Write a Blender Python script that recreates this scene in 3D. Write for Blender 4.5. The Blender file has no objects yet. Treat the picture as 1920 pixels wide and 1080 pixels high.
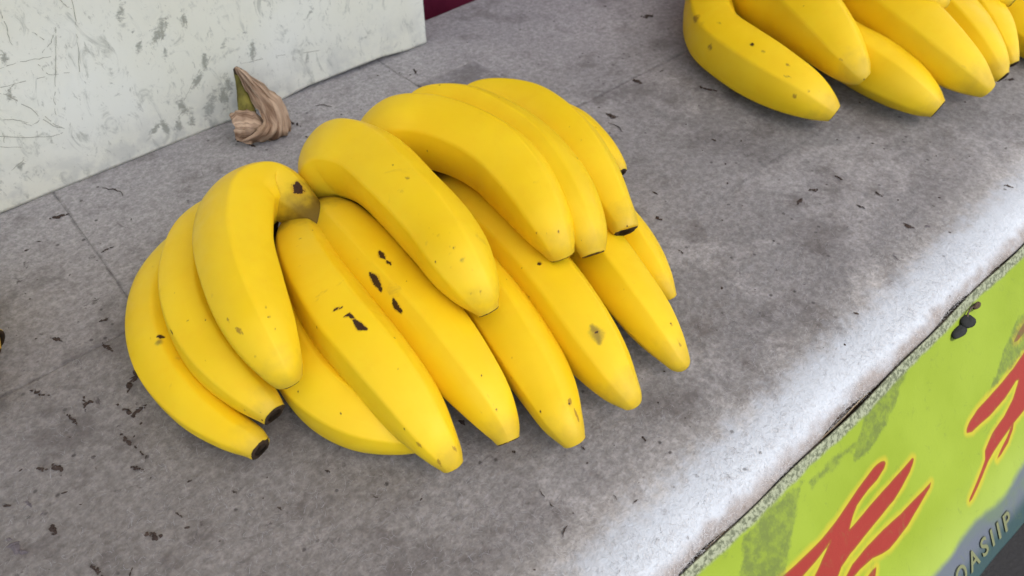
import bpy, math, random
import numpy as np
from mathutils import noise as mnoise, Vector

scene = bpy.context.scene
col = scene.collection
R = math.radians

# ------------------------------------------------------------------ camera
CAM_H, PITCH, YAW = 0.375, 45.6, 49.1
cam_data = bpy.data.cameras.new('camera')
cam = bpy.data.objects.new('camera', cam_data); col.objects.link(cam)
cam.location = (0, 0, CAM_H)
cam.rotation_euler = (R(90-PITCH), 0, R(YAW-90))
cam_data.sensor_width = 36; cam_data.lens = 1450/1920*36
cam_data.clip_start = .01; cam_data.clip_end = 500
cam_data.dof.use_dof = True; cam_data.dof.focus_distance = .47; cam_data.dof.aperture_fstop = 11
scene.camera = cam

# ------------------------------------------------------------------ sky, sun, exposure
SUN_EL, SUN_AZ = 64.0, -80.0            # azimuth of the sun measured from +X
world = bpy.data.worlds.new('World'); scene.world = world; world.use_nodes = True
wn = world.node_tree.nodes; wl = world.node_tree.links
sky = wn.new('ShaderNodeTexSky'); sky.sky_type = 'NISHITA'; sky.sun_disc = False
sky.sun_elevation = R(SUN_EL); sky.sun_rotation = R(90-SUN_AZ)
sky.dust_density = 4.0; sky.ozone_density = 1.0; sky.air_density = 1.0
bg = wn['Background']; bg.inputs['Strength'].default_value = .15
wl.new(sky.outputs[0], bg.inputs['Color'])
sd = bpy.data.lights.new('sun', 'SUN'); sd.energy = 2.5; sd.angle = R(1.9); sd.color = (1, .975, .94)
sun = bpy.data.objects.new('sun', sd); col.objects.link(sun)
sun.location = (.5, -2, 4)
sun.rotation_euler = (R(90-SUN_EL), 0, R(SUN_AZ+90))
vs = scene.view_settings
vs.view_transform = 'Standard'; vs.look = 'None'; vs.gamma = 1; vs.exposure = 1.2

# ------------------------------------------------------------------ helpers
def link(name, me, mat=None, parent=None):
    o = bpy.data.objects.new(name, me); col.objects.link(o)
    if mat: me.materials.append(mat)
    if parent: o.parent = parent
    return o

def mesh(name, V, Fc, mat=None, parent=None, smooth=True):
    me = bpy.data.meshes.new(name)
    me.from_pydata(np.asarray(V, float).tolist(), [], [list(map(int, f)) for f in Fc])
    me.update()
    if smooth: me.polygons.foreach_set('use_smooth', np.ones(len(me.polygons), bool))
    return link(name, me, mat, parent)

def quad_mesh(name, V, Q, mat=None, parent=None, smooth=True):
    """fast path for big all-quad meshes"""
    V = np.asarray(V, np.float32); Q = np.asarray(Q, np.int32)
    me = bpy.data.meshes.new(name)
    me.vertices.add(len(V)); me.vertices.foreach_set('co', V.ravel())
    me.loops.add(Q.size); me.loops.foreach_set('vertex_index', Q.ravel())
    me.polygons.add(len(Q)); me.polygons.foreach_set('loop_start', np.arange(0, Q.size, 4, dtype=np.int32))
    me.update(calc_edges=True)
    if smooth: me.polygons.foreach_set('use_smooth', np.ones(len(Q), bool))
    return link(name, me, mat, parent)

def attr(o, name, vals):
    a = o.data.attributes.new(name, 'FLOAT', 'POINT'); a.data.foreach_set('value', np.asarray(vals, np.float32))

def attr3(o, name, vals):
    a = o.data.attributes.new(name, 'FLOAT_VECTOR', 'POINT'); a.data.foreach_set('vector', np.asarray(vals, np.float32).ravel())

def tag(o, label=None, cat=None, group=None, kind=None):
    if label: o['label'] = label
    if cat: o['category'] = cat
    if group: o['group'] = group
    if kind: o['kind'] = kind
    return o

def empty(name, loc, label, cat, group=None):
    o = bpy.data.objects.new(name, None); col.objects.link(o); o.empty_display_size = .02
    o.location = loc
    return tag(o, label, cat, group)

def under(parent, o):
    """parent o keeping its world place (parents are only ever translated)"""
    o.parent = parent; o.location = o.location-parent.location
    return o

def box_vf(x0, x1, y0, y1, z0, z1):
    V = [(x, y, z) for x in (x0, x1) for y in (y0, y1) for z in (z0, z1)]
    return V, [(0, 1, 3, 2), (4, 6, 7, 5), (0, 4, 5, 1), (2, 3, 7, 6), (0, 2, 6, 4), (1, 5, 7, 3)]

def box(name, b, mat, parent=None, bevel=0):
    V, Fc = box_vf(*b); o = mesh(name, V, Fc, mat, None, False)
    if bevel:
        m = o.modifiers.new('bevel', 'BEVEL'); m.width = bevel; m.segments = 3
    if parent: under(parent, o)
    return o

def grid_quads(nr, nc):
    i = np.arange(nr-1)[:, None]*nc; j = np.arange(nc-1)[None]
    return np.stack([i+j, i+j+1, i+nc+j+1, i+nc+j], -1).reshape(-1, 4)

def tube_vf(P, rad, n=12, jag=0, rg=None):
    P = np.asarray(P, float); rad = np.broadcast_to(np.asarray(rad, float), (len(P),))
    T, N, B_ = frames(np.c_[P, rad]); th = np.linspace(0, 2*np.pi, n, endpoint=False)
    rr = rad[:, None]*np.ones(n)
    if jag: rr = rr*(1+rg.uniform(-jag, jag, rr.shape))
    V = P[:, None]+rr[..., None]*(np.cos(th)[None, :, None]*N[:, None]+np.sin(th)[None, :, None]*B_[:, None])
    Fc = []
    for i in range(len(P)-1):
        for j in range(n):
            Fc.append((i*n+j, i*n+(j+1) % n, (i+1)*n+(j+1) % n, (i+1)*n+j))
    Fc.append(tuple(range(n))[::-1]); Fc.append(tuple((len(P)-1)*n+j for j in range(n)))
    return V.reshape(-1, 3), Fc

class Mat:
    """small node-tree builder"""
    def __init__(s, name, rough=.6, spec=.4):
        s.m = bpy.data.materials.new(name); s.m.use_nodes = True
        s.t = s.m.node_tree; s.b = s.t.nodes['Principled BSDF']
        s.b.inputs['Roughness'].default_value = rough; s.b.inputs['Specular IOR Level'].default_value = spec
    def n(s, typ, **kw):
        o = s.t.nodes.new(typ)
        for k, v in kw.items():
            if k in o.inputs.keys(): s.put(o.inputs[k], v)
            else: setattr(o, k, v)
        return o
    def put(s, sock, v):
        if isinstance(v, bpy.types.NodeSocket): s.t.links.new(v, sock)
        else: sock.default_value = v
    def pos(s): return s.n('ShaderNodeNewGeometry').outputs['Position']
    def obj(s): return s.n('ShaderNodeTexCoord').outputs['Object']
    def at(s, name, out='Fac'): return s.n('ShaderNodeAttribute', attribute_name=name).outputs[out]
    def noise(s, vec, scale, detail=3, rough=.55, dist=0, kind='FBM', out='Fac'):
        o = s.n('ShaderNodeTexNoise'); o.noise_type = kind
        s.put(o.inputs['Vector'], vec); o.inputs['Scale'].default_value = scale; o.inputs['Detail'].default_value = detail
        o.inputs['Roughness'].default_value = rough; o.inputs['Distortion'].default_value = dist
        return o.outputs[out]
    def voro(s, vec, scale, feat='F1', out='Distance', rnd=1):
        o = s.n('ShaderNodeTexVoronoi'); o.feature = feat
        s.put(o.inputs['Vector'], vec); o.inputs['Scale'].default_value = scale; o.inputs['Randomness'].default_value = rnd
        return o.outputs[out]
    def math(s, op, a, b=0, c=0, clamp=False):
        o = s.n('ShaderNodeMath'); o.operation = op; o.use_clamp = clamp
        s.put(o.inputs[0], a); s.put(o.inputs[1], b); s.put(o.inputs[2], c)
        return o.outputs[0]
    def mr(s, v, a, b, c=0, d=1, smooth=True):
        o = s.n('ShaderNodeMapRange'); o.interpolation_type = 'SMOOTHSTEP' if smooth else 'LINEAR'
        s.put(o.inputs[0], v)
        for k, q in zip((1, 2, 3, 4), (a, b, c, d)): s.put(o.inputs[k], q)
        return o.outputs[0]
    def mix(s, f, a, b, mode='MIX'):
        o = s.n('ShaderNodeMix'); o.data_type = 'RGBA'; o.blend_type = mode
        s.put(o.inputs['Factor'], f)
        for sock, v in ((o.inputs[6], a), (o.inputs[7], b)):
            s.put(sock, v if isinstance(v, bpy.types.NodeSocket) else (*v, 1))
        return o.outputs[2]
    def xyz(s, v):
        o = s.n('ShaderNodeSeparateXYZ'); s.put(o.inputs[0], v); return o.outputs
    def scale(s, v, k):
        o = s.n('ShaderNodeVectorMath'); o.operation = 'MULTIPLY'; s.put(o.inputs[0], v); o.inputs[1].default_value = k
        return o.outputs[0]
    def bump(s, h, strength=.5, dist=.001):
        o = s.n('ShaderNodeBump'); s.put(o.inputs['Height'], h); o.inputs['Strength'].default_value = strength
        o.inputs['Distance'].default_value = dist
        s.t.links.new(o.outputs[0], s.b.inputs['Normal'])
    def color(s, c):
        s.put(s.b.inputs['Base Color'], c if isinstance(c, bpy.types.NodeSocket) else (*c, 1)); return s

def spline(c, n):
    """Catmull-Rom through control points (x, y, z, radius), n samples evenly spaced by length"""
    c = np.asarray(c, float)
    p = np.vstack([2*c[0]-c[1], c, 2*c[-1]-c[-2]])
    seg = []
    for i in range(len(c)-1):
        a, b, d, e = p[i], p[i+1], p[i+2], p[i+3]
        # centripetal-ish parameterisation
        t0 = 0.; t1 = max(np.linalg.norm(b[:3]-a[:3]), 1e-5)**.5
        t2 = t1+max(np.linalg.norm(d[:3]-b[:3]), 1e-5)**.5; t3 = t2+max(np.linalg.norm(e[:3]-d[:3]), 1e-5)**.5
        t = np.linspace(t1, t2, 24, endpoint=(i == len(c)-2))[:, None]
        A1 = (t1-t)/(t1-t0)*a+(t-t0)/(t1-t0)*b; A2 = (t2-t)/(t2-t1)*b+(t-t1)/(t2-t1)*d; A3 = (t3-t)/(t3-t2)*d+(t-t2)/(t3-t2)*e
        B1 = (t2-t)/(t2-t0)*A1+(t-t0)/(t2-t0)*A2; B2 = (t3-t)/(t3-t1)*A2+(t-t1)/(t3-t1)*A3
        seg.append((t2-t)/(t2-t1)*B1+(t-t1)/(t2-t1)*B2)
    s = np.vstack(seg)
    L = np.r_[0, np.cumsum(np.linalg.norm(np.diff(s[:, :3], axis=0), axis=1))]
    u = np.linspace(0, L[-1], n)
    o = np.stack([np.interp(u, L, s[:, k]) for k in range(4)], 1)
    for _ in range(1):                      # soften the joints a little
        o[1:-1] = .25*o[:-2]+.5*o[1:-1]+.25*o[2:]
    return o

def frames(s):
    """tangents and two normals carried along a centreline"""
    T = np.gradient(s[:, :3], axis=0); T /= np.linalg.norm(T, axis=1)[:, None]
    N = np.zeros_like(T); r = np.array([0, 0, 1.]); n = r-T[0]*(r@T[0])
    if np.linalg.norm(n) < .1: n = np.array([1., 0, 0])-T[0]*T[0][0]
    for i in range(len(T)):
        n = n-T[i]*(n@T[i]); n /= np.linalg.norm(n); N[i] = n
    return T, N, np.cross(T, N)

def banana_mesh(ctrl, seed, nu=180, nv=96):
    """vertices, quads, lengthwise fraction and (metres along, metres round) of one banana skin"""
    rg = np.random.default_rng(seed)
    s = spline(ctrl, nu); T, N, Bn = frames(s)
    th = np.linspace(0, 2*np.pi, nv, endpoint=False)
    ph = rg.uniform(0, 2*np.pi); w = 2*np.pi/5
    poly = np.cos(np.pi/5)/np.cos(np.mod(th+ph, w)-np.pi/5)     # five flat faces
    fade = np.sin(np.pi*np.linspace(0, 1, nu))**.35
    k = .52*fade[:, None]
    wob = 1+.012*np.sin(3*th[None]+rg.uniform(0, 6)+7*np.linspace(0, 1, nu)[:, None])+.01*np.sin(np.linspace(0, 1, nu)[:, None]*17+rg.uniform(0, 6)+2*th[None])
    R = s[:, 3][:, None]*((1-k)+k*(poly[None]*1.09))*wob
    V = s[:, None, :3]+R[..., None]*(np.cos(th)[None, :, None]*N[:, None]+np.sin(th)[None, :, None]*Bn[:, None])
    # rounded shoulder and closed ends
    e = [V]
    for f, d in ((.985, .0005), (.93, .0008), (.5, .0009), (.02, .0009)):
        c = s[-1, :3]+T[-1]*d
        e.append((c+(V[-1]-s[-1, :3])*f)[None])
    b = [(s[0, :3]+(V[0]-s[0, :3])*f-T[0]*.001)[None] for f in (.02, .7)]
    G = np.concatenate(b+e, 0); m = G.shape[0]
    u = np.r_[0, 0, np.linspace(0, 1, nu), 1, 1, 1, 1]
    L = np.linalg.norm(np.diff(s[:, :3], axis=0), axis=1).sum()
    i = np.arange(m-1)[:, None]*nv; j = np.arange(nv)[None]; j2 = (j+1) % nv
    F4 = np.stack([i+j, i+j2, i+nv+j2, i+nv+j], -1).reshape(-1, 4)
    al = np.repeat(u, nv)
    ar = np.stack([al*L, np.tile(th, m)*.02], 1)
    return G.reshape(-1, 3), F4, al, ar

HAND_MAIN = [('L1', [(0.1146, 0.4246, 0.03, 0.0079), (0.0922, 0.4285, 0.026, 0.0143), (0.0663, 0.414, 0.021, 0.0187), (0.0452, 0.3842, 0.02, 0.0188), (0.0347, 0.3461, 0.02, 0.0178), (0.0343, 0.3097, 0.02, 0.0146), (0.0404, 0.2818, 0.02, 0.011), (0.0457, 0.2674, 0.02, 0.0088), (0.0473, 0.2615, 0.019, 0.0071)]), ('L2', [(0.1418, 0.4037, 0.04, 0.0093), (0.1188, 0.4174, 0.044, 0.0148), (0.0947, 0.4102, 0.044, 0.0178), (0.0735, 0.3846, 0.043, 0.0186), (0.0598, 0.352, 0.041, 0.0178), (0.0556, 0.3216, 0.038, 0.0165), (0.0577, 0.292, 0.035, 0.0132), (0.0608, 0.2752, 0.032, 0.0098), (0.062, 0.2682, 0.03, 0.0075)]), ('L3', [(0.1533, 0.3616, 0.048, 0.0068), (0.1517, 0.3693, 0.052, 0.0096), (0.148, 0.382, 0.058, 0.0147), (0.1413, 0.3983, 0.063, 0.0189), (0.1214, 0.394, 0.067, 0.0214), (0.0988, 0.3633, 0.069, 0.0223), (0.0836, 0.3211, 0.067, 0.0213), (0.077, 0.2877, 0.063, 0.017), (0.0753, 0.2719, 0.0555, 0.0117), (0.0754, 0.2678, 0.0485, 0.0079)]), ('R1', [(0.1329, 0.376, 0.026, 0.0119), (0.1105, 0.3406, 0.024, 0.0183), (0.0961, 0.303, 0.023, 0.0207), (0.0923, 0.2682, 0.0225, 0.0204), (0.0986, 0.2416, 0.021, 0.0182), (0.1101, 0.2228, 0.019, 0.014), (0.1208, 0.2132, 0.0158, 0.0102), (0.1265, 0.2116, 0.012, 0.0079)]), ('R2', [(0.1507, 0.3862, 0.038, 0.0106), (0.1389, 0.3654, 0.043, 0.0164), (0.1269, 0.3269, 0.047, 0.0196), (0.121, 0.2875, 0.046, 0.0214), (0.1195, 0.2507, 0.043, 0.0208), (0.1188, 0.2206, 0.037, 0.0179), (0.1182, 0.1994, 0.03, 0.0129), (0.1189, 0.1885, 0.0228, 0.0086), (0.1191, 0.1855, 0.0195, 0.0064)]), ('R3', [(0.1649, 0.3916, 0.036, 0.0109), (0.1642, 0.3699, 0.041, 0.0183), (0.1616, 0.3384, 0.043, 0.0213), (0.1602, 0.3, 0.041, 0.0221), (0.1594, 0.2611, 0.038, 0.0218), (0.1566, 0.2257, 0.034, 0.0198), (0.1547, 0.1996, 0.029, 0.0152), (0.1532, 0.1844, 0.0218, 0.0098), (0.1519, 0.1789, 0.018, 0.0068)]), ('R4', [(0.1965, 0.3797, 0.03, 0.0111), (0.2106, 0.3487, 0.03, 0.0167), (0.2095, 0.2988, 0.029, 0.02), (0.2031, 0.2494, 0.028, 0.0205), (0.1947, 0.2153, 0.027, 0.0193), (0.1876, 0.1881, 0.025, 0.0168), (0.181, 0.1684, 0.023, 0.0126), (0.1794, 0.1593, 0.0198, 0.0092), (0.1793, 0.1556, 0.0165, 0.0069)]), ('R5', [(0.249, 0.3822, 0.03, 0.0116), (0.2532, 0.35, 0.03, 0.0174), (0.2493, 0.3043, 0.03, 0.0209), (0.2436, 0.2562, 0.029, 0.0225), (0.2346, 0.2164, 0.028, 0.0217), (0.2262, 0.1843, 0.026, 0.018), (0.2219, 0.1648, 0.023, 0.0128), (0.2211, 0.1549, 0.0198, 0.0086), (0.2218, 0.1531, 0.017, 0.0065)]), ('R6', [(0.2906, 0.3719, 0.03, 0.0111), (0.2993, 0.3337, 0.028, 0.0163), (0.2982, 0.2903, 0.026, 0.0186), (0.2892, 0.2489, 0.025, 0.0191), (0.2786, 0.2121, 0.024, 0.0183), (0.2715, 0.1846, 0.022, 0.0157), (0.267, 0.1665, 0.02, 0.0115), (0.2653, 0.1561, 0.0168, 0.0078), (0.2668, 0.1551, 0.014, 0.0066)]), ('R7', [(0.3238, 0.3739, 0.028, 0.0107), (0.3329, 0.3354, 0.025, 0.0152), (0.3299, 0.2927, 0.022, 0.0162), (0.3223, 0.2562, 0.02, 0.0159), (0.3144, 0.2287, 0.018, 0.0136), (0.3074, 0.2066, 0.016, 0.0091), (0.3056, 0.1972, 0.0135, 0.0053), (0.3058, 0.1957, 0.012, 0.0043)]), ('T1', [(0.1994, 0.383, 0.034, 0.0148), (0.1907, 0.3926, 0.044, 0.0202), (0.185, 0.3976, 0.058, 0.0241), (0.191, 0.3892, 0.069, 0.0254), (0.1971, 0.3657, 0.074, 0.0248), (0.1948, 0.325, 0.075, 0.0233), (0.1911, 0.2867, 0.073, 0.022), (0.1858, 0.258, 0.069, 0.0194), (0.1845, 0.241, 0.0605, 0.0132), (0.1845, 0.2338, 0.0535, 0.0068)]), ('T2', [(0.244, 0.3844, 0.036, 0.0131), (0.234, 0.3926, 0.048, 0.0174), (0.2284, 0.3979, 0.06, 0.0209), (0.2382, 0.3938, 0.067, 0.0234), (0.2515, 0.3773, 0.07, 0.0246), (0.2616, 0.3516, 0.071, 0.0249), (0.2658, 0.3219, 0.07, 0.0243), (0.261, 0.2858, 0.067, 0.0223), (0.2523, 0.2583, 0.064, 0.0173), (0.2484, 0.2452, 0.0585, 0.0122), (0.2481, 0.2402, 0.0525, 0.0084)]), ('T3', [(0.2796, 0.3705, 0.036, 0.0125), (0.2663, 0.381, 0.046, 0.0169), (0.2594, 0.3944, 0.055, 0.0192), (0.2689, 0.4039, 0.061, 0.0209), (0.2854, 0.3833, 0.065, 0.0226), (0.2925, 0.3293, 0.066, 0.0226), (0.2846, 0.2862, 0.065, 0.0201), (0.2738, 0.2535, 0.062, 0.0157), (0.2688, 0.2384, 0.0555, 0.0121), (0.2664, 0.2312, 0.0495, 0.0081)]), ('T4', [(0.3145, 0.3661, 0.034, 0.0128), (0.3, 0.3797, 0.043, 0.0167), (0.2992, 0.3954, 0.049, 0.0184), (0.3159, 0.3988, 0.051, 0.0202), (0.334, 0.3703, 0.053, 0.0228), (0.3297, 0.3215, 0.054, 0.0228), (0.318, 0.2804, 0.052, 0.0185), (0.308, 0.2528, 0.049, 0.0126), (0.303, 0.2392, 0.046, 0.0096), (0.3021, 0.2367, 0.0445, 0.0086)]), ('T5', [(0.3216, 0.3712, 0.028, 0.0114), (0.3341, 0.3857, 0.032, 0.0141), (0.357, 0.3864, 0.034, 0.016), (0.3648, 0.358, 0.035, 0.0165), (0.3643, 0.3294, 0.034, 0.0137), (0.3621, 0.308, 0.032, 0.0095), (0.3611, 0.297, 0.03, 0.0061), (0.3605, 0.2941, 0.029, 0.0049)])]
HAND_BACK = [('S1', [(0.7028, 0.4416, 0.036, 0.0143), (0.6685, 0.4466, 0.032, 0.0239), (0.6147, 0.4188, 0.029, 0.0248), (0.5783, 0.3782, 0.027, 0.0261), (0.5667, 0.3418, 0.026, 0.0266), (0.5595, 0.3024, 0.026, 0.0248), (0.5579, 0.2677, 0.025, 0.0196), (0.561, 0.2487, 0.0205, 0.012), (0.5627, 0.2431, 0.0184, 0.0081)]), ('S2', [(0.7507, 0.4816, 0.05, 0.016), (0.6894, 0.4457, 0.052, 0.0281), (0.6527, 0.3881, 0.052, 0.0335), (0.6361, 0.3356, 0.05, 0.0319), (0.6146, 0.29, 0.047, 0.0254), (0.5991, 0.2591, 0.043, 0.0166), (0.5948, 0.2447, 0.0395, 0.0097), (0.5955, 0.2432, 0.0384, 0.0077)]), ('S3', [(0.6964, 0.3776, 0.032, 0.0137), (0.6644, 0.337, 0.03, 0.0211), (0.6478, 0.2958, 0.028, 0.0242), (0.6381, 0.2532, 0.027, 0.0247), (0.6329, 0.2193, 0.025, 0.0204), (0.6336, 0.1976, 0.0205, 0.013), (0.6347, 0.1903, 0.0184, 0.0086)]), ('S4', [(0.7903, 0.4282, 0.05, 0.0158), (0.7399, 0.3764, 0.052, 0.0265), (0.7139, 0.3183, 0.05, 0.0301), (0.6885, 0.2645, 0.047, 0.0295), (0.6723, 0.2205, 0.044, 0.0246), (0.6655, 0.188, 0.039, 0.0169), (0.6633, 0.1722, 0.0355, 0.0097), (0.6644, 0.1693, 0.0339, 0.0077)]), ('S5', [(0.833, 0.3893, 0.045, 0.0159), (0.7861, 0.3252, 0.045, 0.0244), (0.7555, 0.2728, 0.043, 0.0266), (0.731, 0.2288, 0.04, 0.024), (0.7112, 0.1952, 0.037, 0.0166), (0.7003, 0.1749, 0.0325, 0.0086), (0.7, 0.172, 0.0314, 0.0062)]), ('S6', [(0.8494, 0.3483, 0.042, 0.0145), (0.824, 0.3045, 0.041, 0.0214), (0.7933, 0.2586, 0.039, 0.0235), (0.768, 0.2204, 0.036, 0.0196), (0.7465, 0.1941, 0.033, 0.0124), (0.7359, 0.1795, 0.0295, 0.0061), (0.7353, 0.1778, 0.0284, 0.005)]), ('S7', [(0.9247, 0.3604, 0.03, 0.0154), (0.8948, 0.3063, 0.026, 0.0204), (0.8508, 0.2489, 0.022, 0.0213), (0.8228, 0.2065, 0.021, 0.0204), (0.8059, 0.1731, 0.0185, 0.0148), (0.8018, 0.1559, 0.0164, 0.0076)]), ('S8', [(0.8201, 0.4284, 0.07, 0.0158), (0.7495, 0.3607, 0.075, 0.0217), (0.7101, 0.3039, 0.076, 0.0212), (0.696, 0.2646, 0.075, 0.0139), (0.699, 0.2461, 0.0715, 0.0083), (0.7052, 0.2427, 0.0694, 0.0054)]), ('S9', [(0.9088, 0.3889, 0.06, 0.0152), (0.8302, 0.2998, 0.062, 0.02), (0.8001, 0.2519, 0.06, 0.019), (0.7909, 0.2257, 0.0565, 0.0117), (0.7923, 0.2161, 0.0534, 0.0061)])]
HAND_SIDE = [('D1', [(-0.0741, 0.5365, 0.03, 0.0089), (-0.0737, 0.5212, 0.022, 0.0143), (-0.0655, 0.4848, 0.021, 0.0165), (-0.0516, 0.4553, 0.021, 0.0156), (-0.04, 0.4385, 0.02, 0.0097), (-0.0356, 0.4342, 0.019, 0.0065)]), ('D2', [(-0.079, 0.5146, 0.04, 0.0085), (-0.083, 0.4774, 0.035, 0.0142), (-0.0781, 0.4379, 0.028, 0.0159), (-0.0678, 0.4078, 0.024, 0.0144), (-0.0584, 0.3856, 0.021, 0.0089), (-0.0562, 0.38, 0.02, 0.0059)]), ('D3', [(-0.0617, 0.5172, 0.05, 0.0086), (-0.055, 0.5022, 0.052, 0.0136), (-0.0486, 0.4664, 0.052, 0.0157), (-0.0432, 0.4383, 0.048, 0.0135), (-0.0405, 0.4108, 0.042, 0.009), (-0.0397, 0.4019, 0.04, 0.006)])]
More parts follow.
